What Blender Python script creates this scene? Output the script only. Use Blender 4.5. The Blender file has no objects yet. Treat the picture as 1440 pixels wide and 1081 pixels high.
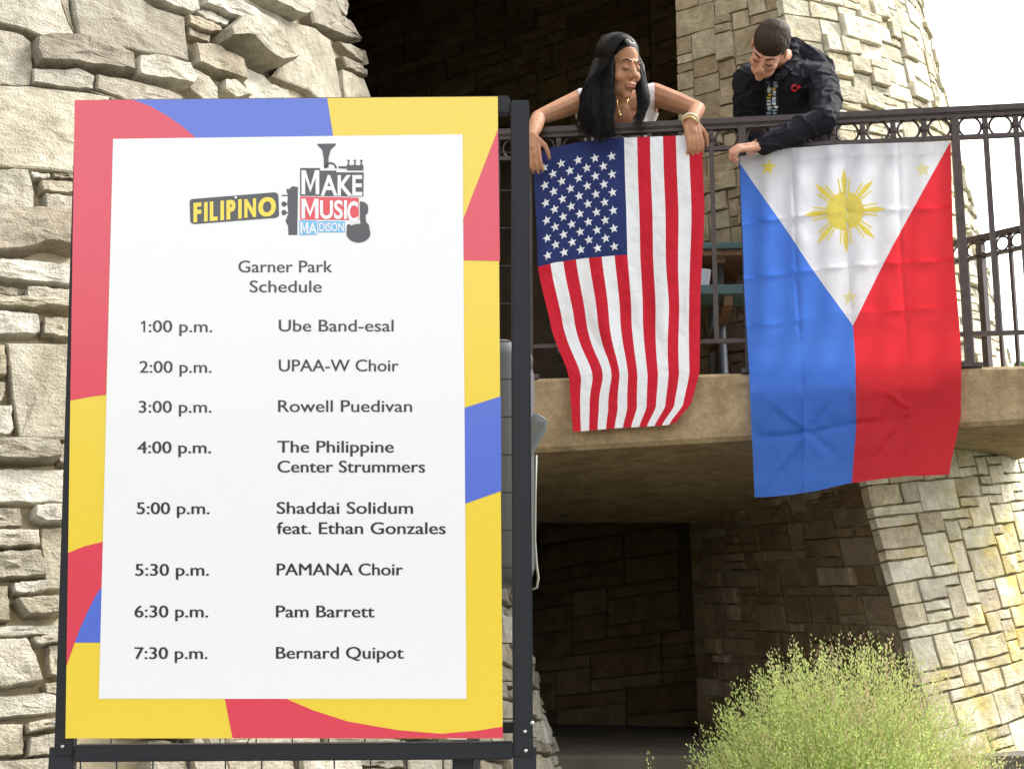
import bpy, bmesh, math, random
from mathutils import Vector, Matrix, noise
from mathutils.bvhtree import BVHTree

# ------------------------------------------------------------------ camera, light, exposure
scene = bpy.context.scene
C = scene.collection
F, PITCH, CAMZ = 2000.0, math.radians(11), 1.6
SP, CP = math.sin(PITCH), math.cos(PITCH)
cd = bpy.data.cameras.new('camera'); cam = bpy.data.objects.new('camera', cd); C.objects.link(cam)
cam.location = (0, 0, CAMZ); cam.rotation_euler = (math.pi/2 + PITCH, 0, 0)
cd.sensor_width = 36; cd.lens = 50; cd.clip_end = 2000; cd.clip_start = 0.05
scene.camera = cam
SUN_EL, SUN_AZ = math.radians(50), math.radians(66)      # azimuth measured from +Y towards +X
w = bpy.data.worlds.new('World'); scene.world = w; w.use_nodes = True
nt = w.node_tree; nt.nodes.clear()
sky = nt.nodes.new('ShaderNodeTexSky'); sky.sky_type = 'NISHITA'; sky.sun_disc = False
sky.sun_elevation = SUN_EL; sky.sun_rotation = SUN_AZ; sky.dust_density = 3.0; sky.air_density = 1.0; sky.ozone_density = 1.0
hs = nt.nodes.new('ShaderNodeHueSaturation'); hs.inputs['Saturation'].default_value = 0.15; hs.inputs['Value'].default_value = 1.0
bg = nt.nodes.new('ShaderNodeBackground'); bg.inputs['Strength'].default_value = 0.15
wo = nt.nodes.new('ShaderNodeOutputWorld')
nt.links.new(sky.outputs[0], hs.inputs['Color']); nt.links.new(hs.outputs[0], bg.inputs['Color']); nt.links.new(bg.outputs[0], wo.inputs['Surface'])
sl = bpy.data.lights.new('sun', 'SUN'); sl.energy = 1.2; sl.angle = math.radians(12); sl.color = (1.0, 0.97, 0.92)
so = bpy.data.objects.new('sun', sl); C.objects.link(so)
sd = Vector((math.sin(SUN_AZ)*math.cos(SUN_EL), math.cos(SUN_AZ)*math.cos(SUN_EL), math.sin(SUN_EL)))
so.rotation_euler = sd.to_track_quat('Z', 'Y').to_euler(); so.location = (6, 4, 12)
vs = scene.view_settings; vs.view_transform = 'Standard'; vs.look = 'None'; vs.gamma = 1; vs.exposure = 1.8; vs.use_curve_mapping = False
scene.cycles.max_bounces = 6

rnd = random.Random(7)

# ------------------------------------------------------------------ helpers
def ray(px, py):
    x = (px-720)/F; y = (540.5-py)/F
    return Vector((x, CP-SP*y, SP+CP*y))
O = Vector((0, 0, CAMZ))
def P(px, py, Y):
    d = ray(px, py); return O + d*(Y/d.y)
def proj(v):
    a = v - O
    z = a.y*CP + a.z*SP; u = -a.y*SP + a.z*CP
    return (720+F*a.x/z, 540.5-F*u/z)

def thing(name, label, cat, loc=(0, 0, 0), group=None):
    o = bpy.data.objects.new(name, None); C.objects.link(o); o.location = loc
    o.empty_display_size = .1
    o['label'] = label; o['category'] = cat
    if group: o['group'] = group
    return o
def link(name, me, mat, parent=None, smooth=False):
    o = bpy.data.objects.new(name, me); C.objects.link(o)
    if mat is not None:
        for m in (mat if isinstance(mat, (list, tuple)) else [mat]): me.materials.append(m)
    if smooth:
        for p in me.polygons: p.use_smooth = True
    if parent is not None:
        o.parent = parent; o.matrix_parent_inverse = Matrix.Translation(-Vector(parent.location)) if parent.parent is None else Matrix.Identity(4)
        if parent.parent is not None: o.matrix_parent_inverse = Matrix.Identity(4)
    return o
def mesh(name, vs_, fs, mat, parent=None, smooth=False):
    me = bpy.data.meshes.new(name); me.from_pydata([tuple(v) for v in vs_], [], fs); me.update()
    return link(name, me, mat, parent, smooth)
def bmobj(name, bm, mat, parent=None, smooth=False):
    me = bpy.data.meshes.new(name); bm.normal_update(); bm.to_mesh(me); bm.free()
    return link(name, me, mat, parent, smooth)
def tag(o, label=None, cat=None, group=None, kind=None):
    if label: o['label'] = label
    if cat: o['category'] = cat
    if group: o['group'] = group
    if kind: o['kind'] = kind
    return o
def add_box(bm, c, s, rot=None, bev=0.0):
    M = Matrix.Translation(Vector(c)) @ (rot.to_4x4() if rot else Matrix.Identity(4)) @ Matrix.Diagonal((s[0], s[1], s[2], 1))
    r = bmesh.ops.create_cube(bm, size=1, matrix=M)
    if bev:
        es = list({e for v in r['verts'] for e in v.link_edges})
        bmesh.ops.bevel(bm, geom=es, offset=bev, segments=2, affect='EDGES', profile=.6)
def add_tube(bm, pts, r, n=8, caps=True):
    pts = [Vector(p) for p in pts]; rr = r if isinstance(r, (list, tuple)) else [r]*len(pts)
    rings = []; prev = None
    for i, p in enumerate(pts):
        a = pts[max(i-1, 0)]; b = pts[min(i+1, len(pts)-1)]
        t = (b-a).normalized()
        if prev is None: prev = t.orthogonal().normalized()
        x = (prev - t*prev.dot(t))
        x = x.normalized() if x.length > 1e-6 else t.orthogonal().normalized()
        prev = x; y = t.cross(x)
        rings.append([bm.verts.new(p + (x*math.cos(2*math.pi*k/n)+y*math.sin(2*math.pi*k/n))*rr[i]) for k in range(n)])
    for a, b in zip(rings, rings[1:]):
        for k in range(n): bm.faces.new((a[k], a[(k+1) % n], b[(k+1) % n], b[k]))
    if caps: bm.faces.new(rings[0][::-1]); bm.faces.new(rings[-1])
def add_bar(bm, a, b, wx, wy, side=None):       # rectangular bar from a to b
    a = Vector(a); b = Vector(b); t = (b-a); L = t.length; t.normalize()
    s = Vector(side) if side is not None else Vector((0, 1, 0))
    y = (s - t*s.dot(t)).normalized(); x = y.cross(t)
    add_box(bm, (a+b)/2, (wx, wy, L), Matrix((x, y, t)).transposed())
def add_torus(bm, c, R, r, n=22, m=6, ax=(0, 1, 0), up=(0, 0, 1), sx=1):
    ax = Vector(ax).normalized(); u = Vector(up); u = (u-ax*u.dot(ax)).normalized(); v = ax.cross(u); rings = []
    for i in range(n):
        a = 2*math.pi*i/n; d = u*math.cos(a)+v*math.sin(a)*sx
        rings.append([bm.verts.new(Vector(c)+d*(R+r*math.cos(2*math.pi*k/m))+ax*r*math.sin(2*math.pi*k/m)) for k in range(m)])
    for i in range(n):
        a, b = rings[i], rings[(i+1) % n]
        for k in range(m): bm.faces.new((a[k], a[(k+1) % m], b[(k+1) % m], b[k]))
def add_sphere(bm, c, r, sub=2, scale=(1, 1, 1), rot=None):
    M = Matrix.Translation(Vector(c)) @ (rot.to_4x4() if rot else Matrix.Identity(4)) @ Matrix.Diagonal((scale[0], scale[1], scale[2], 1))
    bmesh.ops.create_icosphere(bm, subdivisions=sub, radius=r, matrix=M)
def add_cone(bm, a, b, ra, rb, flat=None):      # tapered capsule: hull of two spheres
    t = bmesh.new(); 
    bmesh.ops.create_icosphere(t, subdivisions=2, radius=ra, matrix=Matrix.Translation(Vector(a)))
    bmesh.ops.create_icosphere(t, subdivisions=2, radius=rb, matrix=Matrix.Translation(Vector(b)))
    r = bmesh.ops.convex_hull(t, input=t.verts)
    bmesh.ops.delete(t, geom=[v for v in t.verts if not v.link_faces], context='VERTS')
    me = bpy.data.meshes.new('tmp'); t.to_mesh(me); t.free(); bm.from_mesh(me); bpy.data.meshes.remove(me)
def blend(bm, voxel=.006, smooth=4, dec=None):   # union of the closed lumps in bm, as one smooth continuous skin
    me = bpy.data.meshes.new('tmp'); bm.to_mesh(me); bm.free()
    o = bpy.data.objects.new('tmp', me); C.objects.link(o)
    m = o.modifiers.new('r', 'REMESH'); m.mode = 'VOXEL'; m.voxel_size = voxel
    s = o.modifiers.new('s', 'SMOOTH'); s.iterations = smooth; s.factor = .5
    if dec: d = o.modifiers.new('d', 'DECIMATE'); d.ratio = dec
    dg = bpy.context.evaluated_depsgraph_get(); dg.update()
    out = bpy.data.meshes.new_from_object(o.evaluated_get(dg))
    bpy.data.objects.remove(o); bpy.data.meshes.remove(me)
    return out

def displace(me, *amps):
    ns = [v.normal.copy() for v in me.vertices]
    cs = [v.co + n*sum(a*noise.noise(v.co*f) for a, f in amps) for v, n in zip(me.vertices, ns)]
    me.vertices.foreach_set('co', [c for v in cs for c in v]); me.update()

# ------------------------------------------------------------------ materials
def newmat(name):
    m = bpy.data.materials.new(name); m.use_nodes = True; t = m.node_tree
    b = t.nodes['Principled BSDF']; return m, t, b
def N(t, ty, **kw):
    n = t.nodes.new(ty)
    for k, v in kw.items():
        if k in n.inputs: n.inputs[k].default_value = v
        else: setattr(n, k, v)
    return n
def plain(name, col, rough=.6, metal=0, bump=0, bscale=60, var=.12, vscale=8, spec=None, coat=0):
    m, t, b = newmat(name)
    b.inputs['Roughness'].default_value = rough; b.inputs['Metallic'].default_value = metal
    if spec is not None: b.inputs['Specular IOR Level'].default_value = spec
    if coat: b.inputs['Coat Weight'].default_value = coat
    tc = N(t, 'ShaderNodeTexCoord'); n = N(t, 'ShaderNodeTexNoise', Scale=vscale, Detail=5.0)
    t.links.new(tc.outputs['Object'], n.inputs['Vector'])
    r = N(t, 'ShaderNodeValToRGB')
    r.color_ramp.elements[0].position = .3; r.color_ramp.elements[1].position = .7
    r.color_ramp.elements[0].color = (*[c*(1-var) for c in col], 1); r.color_ramp.elements[1].color = (*[min(1, c*(1+var)) for c in col], 1)
    t.links.new(n.outputs[0], r.inputs[0]); t.links.new(r.outputs[0], b.inputs['Base Color'])
    if bump:
        n2 = N(t, 'ShaderNodeTexNoise', Scale=bscale, Detail=4.0); t.links.new(tc.outputs['Object'], n2.inputs['Vector'])
        bp = N(t, 'ShaderNodeBump', Strength=bump, Distance=.004); t.links.new(n2.outputs[0], bp.inputs['Height']); t.links.new(bp.outputs[0], b.inputs['Normal'])
    return m
def stone_mat(name, palette, moss=0.0, field=False, streak=False, mosscol=(.28, .25, .03), bump=.7, stain=.35):
    m, t, b = newmat(name)
    b.inputs['Roughness'].default_value = .92; b.inputs['Specular IOR Level'].default_value = .2
    tc = N(t, 'ShaderNodeTexCoord'); oi = N(t, 'ShaderNodeObjectInfo')
    add = N(t, 'ShaderNodeVectorMath', operation='ADD'); sc = N(t, 'ShaderNodeVectorMath', operation='SCALE'); sc.inputs['Scale'].default_value = 13.0
    comb = N(t, 'ShaderNodeCombineXYZ'); 
    for i in range(3): t.links.new(oi.outputs['Random'], comb.inputs[i])
    t.links.new(comb.outputs[0], sc.inputs[0]); t.links.new(tc.outputs['Object'], add.inputs[0]); t.links.new(sc.outputs[0], add.inputs[1])
    rp = N(t, 'ShaderNodeValToRGB'); rp.color_ramp.interpolation = 'LINEAR'
    el = rp.color_ramp.elements; n = len(palette)
    el[0].position = 0; el[0].color = (*palette[0], 1); el[1].position = 1; el[1].color = (*palette[-1], 1)
    for i in range(1, n-1):
        e = el.new(i/(n-1)); e.color = (*palette[i], 1)
    t.links.new(oi.outputs['Random'], rp.inputs[0])
    def nz(s, d=6.0, src=add, ro=.6, dist=0):
        q = N(t, 'ShaderNodeTexNoise', Scale=s, Detail=d, Roughness=ro, Distortion=dist); t.links.new(src.outputs['Object' if src is tc else 0], q.inputs['Vector']); return q
    def ramp(src, a, b_, ca, cb):
        q = N(t, 'ShaderNodeValToRGB'); q.color_ramp.elements[0].position = a; q.color_ramp.elements[1].position = b_
        q.color_ramp.elements[0].color = ca; q.color_ramp.elements[1].color = cb; t.links.new(src.outputs[0], q.inputs[0]); return q
    def mix(fac, a, b_, mode='MIX', f=None):
        q = N(t, 'ShaderNodeMix', data_type='RGBA', blend_type=mode)
        if fac is not None: t.links.new(fac.outputs[0], q.inputs[0])
        if f is not None: q.inputs[0].default_value = f
        t.links.new(a, q.inputs[6])
        if isinstance(b_, tuple): q.inputs[7].default_value = b_
        else: t.links.new(b_, q.inputs[7])
        return q
    big = nz(7, 5, dist=.6); med = nz(28, 6); fine = nz(140, 4)
    r1 = ramp(big, .35, .68, (.74, .70, .62, 1), (1.12, 1.11, 1.06, 1))
    c = mix(None, rp.outputs[0], r1.outputs[0], 'MULTIPLY', f=1.0)
    r2 = ramp(med, .3, .7, (.80, .78, .74, 1), (1.12, 1.12, 1.1, 1)); c = mix(None, c.outputs[2], r2.outputs[0], 'MULTIPLY', f=.9)
    r3 = ramp(fine, .36, .64, (.80, .79, .76, 1), (1.15, 1.15, 1.15, 1)); c = mix(None, c.outputs[2], r3.outputs[0], 'MULTIPLY', f=.75)
    st = ramp(nz(11, 6, tc, .7), .56, .74, (0, 0, 0, 1), (stain, stain, stain, 1)); c = mix(st, c.outputs[2], (.16, .14, .115, 1))
    if moss:
        mn = nz(3.4, 8, tc, .74)
        if field:                                            # lichen grows low down on the damp right side
            sx = N(t, 'ShaderNodeSeparateXYZ'); t.links.new(tc.outputs['Object'], sx.inputs[0])
            g1 = N(t, 'ShaderNodeMapRange'); t.links.new(sx.outputs[0], g1.inputs[0]); g1.inputs[1].default_value = 1.75; g1.inputs[2].default_value = 2.5
            g2 = N(t, 'ShaderNodeMapRange'); t.links.new(sx.outputs[2], g2.inputs[0]); g2.inputs[1].default_value = 2.5; g2.inputs[2].default_value = 2.2
            gm = N(t, 'ShaderNodeMath', operation='MULTIPLY'); t.links.new(g1.outputs[0], gm.inputs[0]); t.links.new(g2.outputs[0], gm.inputs[1])
            ga = N(t, 'ShaderNodeMath', operation='MULTIPLY_ADD'); t.links.new(gm.outputs[0], ga.inputs[0]); ga.inputs[1].default_value = .17; t.links.new(mn.outputs[0], ga.inputs[2]); mn = ga
        mo = ramp(mn, .60-moss*.25, .80-moss*.25, (0, 0, 0, 1), (.8, .8, .8, 1))
        mt = mix(None, c.outputs[2], (mosscol[0]*2.0, mosscol[1]*2.0, mosscol[2]*1.8, 1), 'MULTIPLY', f=1.0); c = mix(mo, c.outputs[2], mt.outputs[2])
    if streak:
        mp2 = N(t, 'ShaderNodeMapping'); mp2.inputs['Scale'].default_value = (9, 9, .8); t.links.new(tc.outputs['Object'], mp2.inputs[0])
        n3 = N(t, 'ShaderNodeTexNoise', Scale=1.0, Detail=6.0, Roughness=.65); t.links.new(mp2.outputs[0], n3.inputs['Vector'])
        c = mix(ramp(n3, .50, .74, (0, 0, 0, 1), (.55, .55, .55, 1)), c.outputs[2], (.10, .075, .05, 1))
    t.links.new(c.outputs[2], b.inputs['Base Color'])
    # relief: rough cleft faces with fine bedding lines
    mp = N(t, 'ShaderNodeMapping'); mp.inputs['Scale'].default_value = (1, 1, 5); t.links.new(add.outputs[0], mp.inputs[0])
    bed = N(t, 'ShaderNodeTexNoise', Scale=14.0, Detail=6.0, Roughness=.65); t.links.new(mp.outputs[0], bed.inputs['Vector'])
    m1 = N(t, 'ShaderNodeMath', operation='MULTIPLY_ADD'); t.links.new(bed.outputs[0], m1.inputs[0]); m1.inputs[1].default_value = .5; 
    m2 = N(t, 'ShaderNodeMath', operation='MULTIPLY'); t.links.new(fine.outputs[0], m2.inputs[0]); m2.inputs[1].default_value = .42; t.links.new(m2.outputs[0], m1.inputs[2])
    m3 = N(t, 'ShaderNodeMath', operation='MULTIPLY_ADD'); t.links.new(med.outputs[0], m3.inputs[0]); m3.inputs[1].default_value = .5; t.links.new(m1.outputs[0], m3.inputs[2])
    bp = N(t, 'ShaderNodeBump', Strength=bump, Distance=.018); t.links.new(m3.outputs[0], bp.inputs['Height']); t.links.new(bp.outputs[0], b.inputs['Normal'])
    return m
PAL = [(.60, .57, .48), (.74, .71, .61), (.52, .46, .37), (.68, .66, .58), (.80, .78, .72), (.60, .53, .40), (.72, .68, .56), (.48, .46, .40), (.68, .62, .49), (.78, .74, .65)]
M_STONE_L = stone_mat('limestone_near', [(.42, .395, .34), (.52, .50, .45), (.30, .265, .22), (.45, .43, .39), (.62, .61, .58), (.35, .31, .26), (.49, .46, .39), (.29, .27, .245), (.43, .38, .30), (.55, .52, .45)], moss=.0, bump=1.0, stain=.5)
M_STONE_R = stone_mat('limestone_sun_tint', PAL, moss=.10, field=True, mosscol=(.46, .38, .07), bump=.55, stain=.2)  # right tower's round face: sunlight put into a paler palette
M_STONE_S = stone_mat('limestone_shade_tint', [(.42, .34, .24), (.50, .43, .32), (.36, .28, .20), (.46, .40, .30), (.52, .47, .36), (.40, .31, .21)], bump=.6)  # same tower's jamb: shade put into darker, browner colours
M_STONE_U = stone_mat('brown_shade_stone', [(.22, .155, .095), (.28, .21, .13), (.17, .12, .07), (.24, .18, .115), (.36, .29, .22), (.19, .135, .08)], bump=.8)  # jamb below the slab: brown stone darkened to carry the shade there
M_STONE_D = stone_mat('brown_stone', [(.22, .15, .085), (.28, .20, .12), (.17, .11, .07), (.24, .18, .11), (.31, .23, .15)], bump=.8)  # recess wall: brown stone with the recess shade put into its colour
M_MORT = plain('mortar', (.34, .29, .20), .95, bump=.8, bscale=90, var=.3, vscale=14)
M_MORT_R = plain('mossy_mortar', (.28, .25, .13), .95, bump=.8, bscale=90, var=.35, vscale=10)
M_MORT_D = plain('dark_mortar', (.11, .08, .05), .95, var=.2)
M_CONC = stone_mat('aged_concrete', [(.38, .29, .185), (.38, .29, .185)], bump=.3, stain=.55, streak=True)
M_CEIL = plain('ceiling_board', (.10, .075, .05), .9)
M_IRON = plain('railing_paint', (.055, .038, .034), .42, metal=.3, bump=.15, bscale=200, var=.25, vscale=30)
M_BLACK = plain('black_powder_coat', (.018, .019, .023), .5, bump=.05, bscale=400, var=.08, spec=.3)
M_WIRE = plain('black_wire', (.02, .02, .022), .4)
M_CHROME = plain('zinc_screw', (.5, .5, .5), .3, metal=1)

# poster print colours on glossy paper
def paper(name, col, rough=.24):
    m, t, b = newmat(name); b.inputs['Base Color'].default_value = (*col, 1); b.inputs['Roughness'].default_value = rough
    b.inputs['Specular IOR Level'].default_value = 1.0
    tc = N(t, 'ShaderNodeTexCoord'); n = N(t, 'ShaderNodeTexNoise', Scale=6.0, Detail=2.0); t.links.new(tc.outputs['Object'], n.inputs['Vector'])
    bp = N(t, 'ShaderNodeBump', Strength=.12, Distance=.004); t.links.new(n.outputs[0], bp.inputs['Height']); t.links.new(bp.outputs[0], b.inputs['Normal'])
    return m
PR_W = paper('print_white', (.86, .86, .86)); PR_R = paper('print_red', (.72, .035, .075)); PR_Y = paper('print_yellow', (.86, .62, .035))
PR_B = paper('print_blue', (.075, .14, .62)); PR_K = paper('print_dark', (.012, .012, .016)); PR_G = paper('print_charcoal', (.035, .035, .04))
PR_LB = paper('print_light_blue', (.16, .48, .80)); PR_YT = paper('print_gold', (.90, .68, .03)); PR_MR = paper('print_bright_red', (.75, .03, .05))

def cloth(name, col, tr=.45, rough=.75, sheen=.2, bump=.25):
    m, t, b = newmat(name); out = t.nodes['Material Output']
    b.inputs['Roughness'].default_value = rough; b.inputs['Specular IOR Level'].default_value = .25
    tc = N(t, 'ShaderNodeTexCoord'); n = N(t, 'ShaderNodeTexNoise', Scale=14.0, Detail=6.0, Distortion=1.2); t.links.new(tc.outputs['Object'], n.inputs['Vector'])
    r = N(t, 'ShaderNodeValToRGB'); r.color_ramp.elements[0].color = (*[c*.9 for c in col], 1); r.color_ramp.elements[1].color = (*[min(1, c*1.06) for c in col], 1)
    t.links.new(n.outputs[0], r.inputs[0]); t.links.new(r.outputs[0], b.inputs['Base Color'])
    bp = N(t, 'ShaderNodeBump', Strength=bump, Distance=.01); t.links.new(n.outputs[0], bp.inputs['Height']); t.links.new(bp.outputs[0], b.inputs['Normal'])
    if tr:
        tl = N(t, 'ShaderNodeBsdfTranslucent'); t.links.new(r.outputs[0], tl.inputs['Color'])
        mx = N(t, 'ShaderNodeMixShader'); mx.inputs[0].default_value = tr
        t.links.new(b.outputs[0], mx.inputs[1]); t.links.new(tl.outputs[0], mx.inputs[2]); t.links.new(mx.outputs[0], out.inputs['Surface'])
    return m
FL_W = cloth('flag_white', (.86, .86, .89), .15, bump=.7); FL_R = cloth('flag_red', (.60, .012, .030), .15, bump=.7); FL_NB = cloth('flag_navy', (.018, .030, .13), .1, bump=.6)
FN_W = cloth('nylon_white', (.80, .80, .86), .55, .45); FN_R = cloth('nylon_red', (.80, .035, .05), .6, .4); FN_B = cloth('nylon_blue', (.075, .22, .80), .55, .4); FN_Y = cloth('nylon_yellow', (.88, .74, .16), .5, .5); FN_P = cloth('nylon_pale_yellow', (.86, .80, .45), .5, .5)
def skin(name, col):
    m, t, b = newmat(name); b.inputs['Roughness'].default_value = .62; b.inputs['Specular IOR Level'].default_value = .22
    b.inputs['Subsurface Weight'].default_value = .15; b.inputs['Subsurface Radius'].default_value = (.02, .008, .004); b.inputs['Subsurface Scale'].default_value = .3
    tc = N(t, 'ShaderNodeTexCoord'); n = N(t, 'ShaderNodeTexNoise', Scale=22.0, Detail=6.0); t.links.new(tc.outputs['Object'], n.inputs['Vector'])
    r = N(t, 'ShaderNodeValToRGB'); r.color_ramp.elements[0].position = .3; r.color_ramp.elements[1].position = .75
    r.color_ramp.elements[0].color = (col[0]*.86, col[1]*.78, col[2]*.75, 1); r.color_ramp.elements[1].color = (col[0]*1.08, col[1]*1.05, col[2]*1.02, 1)
    t.links.new(n.outputs[0], r.inputs[0]); t.links.new(r.outputs[0], b.inputs['Base Color'])
    return m
M_SKW = skin('tan_skin', (.47, .25, .15)); M_SKM = skin('fair_skin', (.62, .34, .24))
M_LIPW = plain('lips', (.36, .10, .08), .4); M_LIPM = plain('lips_pale', (.42, .18, .14), .45)
M_EYEW = plain('eye_white', (.7, .68, .64), .2, var=.02); M_LASH = plain('lash', (.012, .008, .006), .6)
def hairmat(name, col, rough=.32):
    m, t, b = newmat(name); b.inputs['Roughness'].default_value = rough; b.inputs['Specular IOR Level'].default_value = .18
    tc = N(t, 'ShaderNodeTexCoord'); mp = N(t, 'ShaderNodeMapping'); mp.inputs['Scale'].default_value = (120, 120, 5)
    n = N(t, 'ShaderNodeTexNoise', Scale=1.0, Detail=3.0); t.links.new(tc.outputs['Object'], mp.inputs[0]); t.links.new(mp.outputs[0], n.inputs['Vector'])
    r = N(t, 'ShaderNodeValToRGB'); r.color_ramp.elements[0].color = (*[c*.5 for c in col], 1); r.color_ramp.elements[1].color = (*[c*1.7 for c in col], 1)
    t.links.new(n.outputs[0], r.inputs[0]); t.links.new(r.outputs[0], b.inputs['Base Color'])
    bp = N(t, 'ShaderNodeBump', Strength=.6, Distance=.004); t.links.new(n.outputs[0], bp.inputs['Height']); t.links.new(bp.outputs[0], b.inputs['Normal'])
    return m
M_HAIRW = hairmat('black_hair', (.006, .0045, .0045), .38); M_HAIRM = hairmat('brown_hair', (.034, .019, .013), .7)
M_JACKET = cloth('black_fleece', (.010, .009, .014), 0, .9, bump=.5); M_TANK = cloth('white_lace', (.78, .72, .70), .1, .8, bump=.6)
M_JEANS = cloth('blue_denim', (.035, .06, .13), 0, .9); M_TEE = cloth('black_tee', (.02, .02, .022), 0, .9)
M_SHOE = plain('shoe_leather', (.03, .025, .02), .5)

# ------------------------------------------------------------------ stone laying
class Cone:
    def __init__(s, cx, cy, R, b): s.c = (cx, cy); s.R = R; s.b = b
    def r(s, z): return s.R - s.b*(z-1.6)
    def pt(s, phi, z, d=0):
        n = Vector((math.cos(phi), math.sin(phi), s.b)).normalized()
        r = s.r(z); return Vector((s.c[0]+r*math.cos(phi), s.c[1]+r*math.sin(phi), z)) + n*d
    def hit(s, px, py):
        d = ray(px, py); ox, oy = -s.c[0], -s.c[1]
        A = d.x**2+d.y**2-s.b**2*d.z**2; B = 2*(ox*d.x+oy*d.y)+2*s.R*s.b*d.z; Cc = ox*ox+oy*oy-s.R**2
        D = B*B-4*A*Cc
        if D <= 0: D = 0
        return O + d*((-B-math.sqrt(D))/(2*A))
    def phi_of(s, v): return math.atan2(v.y-s.c[1], v.x-s.c[0])
LT = Cone(-3.55, 6.8, 3.6, .28)
RT = Cone(-0.1, 9.5, 3.55, .16)

def stone_mesh(poly, S, prot, seed, target=12, rough=.012, gap=.0, jit=.0, slope=0.0):
    """poly: corner list in surface coordinates; S(u,v,d)->point. A chiselled block: side walls, worn edge, uneven face."""
    r = random.Random(seed)
    n = len(poly); L = []
    for i in range(n):
        a = poly[i]; b = poly[(i+1) % n]; L.append((S(b[0], b[1], 0)-S(a[0], a[1], 0)).length)
    tot = sum(L); ring = []
    for i in range(n):
        a = poly[i]; b = poly[(i+1) % n]; k = max(1, round(target*L[i]/tot))
        for j in range(k):
            f = j/k; ring.append((a[0]+(b[0]-a[0])*f, a[1]+(b[1]-a[1])*f, jit if j else jit*.5))
    cu = sum(p[0] for p in ring)/len(ring); cv = sum(p[1] for p in ring)/len(ring)
    size = min(tot*.16, .2)
    m = len(ring); verts = []; faces = []
    tilt = (r.uniform(-1, 1), r.uniform(-1, 1)); hgt = max(abs(p[1]-cv) for p in ring); wid = max(abs(p[0]-cu) for p in ring)
    jr = [(r.uniform(-1, 1), r.uniform(-1, 1)) for _ in ring]
    def ringpts(f, dd, nz, jf=1):
        for (u, v, jj), q in zip(ring, jr):
            uu = cu+(u-cu)*f+q[0]*jj*jf; vv = cv+(v-cv)*f+q[1]*jj*jf
            b0 = S(uu, vv, 0)
            nn = noise.noise(b0*9+Vector((seed*.37, 0, 0)))*1.0+noise.noise(b0*30)*.5
            dr = dd + nz*nn + (tilt[0]*(uu-cu)/wid + tilt[1]*(vv-cv)/hgt)*size*slope
            verts.append(S(uu, vv, max(dr, -.04)))
    ringpts(1.0, -.05, 0); ringpts(1.0, prot*.72, rough*.5); ringpts(.96, prot*.97, rough*.8, .9); ringpts(.62, prot, rough*1.15, 0); ringpts(.28, prot, rough*1.3, 0)
    b0 = S(cu, cv, 0); verts.append(S(cu, cv, prot+rough*noise.noise(b0*9)))
    for q in range(4):
        for k in range(m):
            a = q*m+k; b = q*m+(k+1) % m; faces.append((a, b, b+m, a+m))
    for k in range(m): faces.append((4*m+k, 4*m+(k+1) % m, 5*m))
    me = bpy.data.meshes.new('stone'); me.from_pydata([tuple(v) for v in verts], [], faces); me.update()
    return me

def ashlar(U, V0, V1, cu, cv, r, wmin=2, wmax=6, hs=(1, 1, 2, 2, 3), thin=1.0):
    nu = int(round(U/cu)); nv = int(round((V1-V0)/cv)); occ = [[0]*nu for _ in range(nv)]; out = []
    for j in range(nv):
        for i in range(nu):
            if occ[j][i]: continue
            h = r.choice(hs); ww = r.randint(wmin, wmax)
            if h >= 3: ww = min(ww, 5)
            h = min(h, nv-j); k = 0
            while i+k < nu and k < ww and not occ[j][i+k]: k += 1
            if i+k < nu and not occ[j][i+k]:
                pass
            rem = 0
            while i+k+rem < nu and not occ[j][i+k+rem] and rem < 2: rem += 1
            if rem == 1: k += 1
            for a in range(h):
                for b in range(k): occ[j+a][i+b] = 1
            out.append((i*cu, V0+j*cv, (i+k)*cu, V0+(j+h)*cv))
    return out

# ------------------------------------------------------------------ the setting: ground
M_GRASSG = plain('lawn', (.04, .06, .018), .95, bump=1, bscale=300, var=.4, vscale=3)
M_PAVE = plain('paving_concrete', (.17, .16, .145), .9, bump=.4, bscale=120, var=.15, vscale=2)
g = mesh('ground', [(-400, -400, 0), (400, -400, 0), (400, 400, 0), (-400, 400, 0)], [(0, 1, 2, 3)], M_GRASSG); tag(g, kind='structure')
g = mesh('pavement', [(-9, -6, .004), (7, -6, .004), (7, 4.3, .004), (-9, 4.3, .004)], [(0, 1, 2, 3)], M_PAVE); tag(g, kind='structure')
M_SOIL = plain('bed_soil', (.05, .035, .022), .95, bump=1, bscale=80, var=.4)
bm = bmesh.new(); bmesh.ops.create_grid(bm, x_segments=40, y_segments=16, size=1, matrix=Matrix.Translation((1.6, 5.5, 0)) @ Matrix.Diagonal((3.2, .95, 1, 1)))
for v in bm.verts:
    ex = min(1, (1-abs(v.co.x-1.6)/3.2)*5)*min(1, (1-abs(v.co.y-5.5)/.95)*3); v.co.z = -.02+ex*(.30+.05*noise.noise(v.co*2.5))
g = bmobj('planting_bed', bm, M_SOIL, smooth=True); tag(g, kind='structure')

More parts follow.
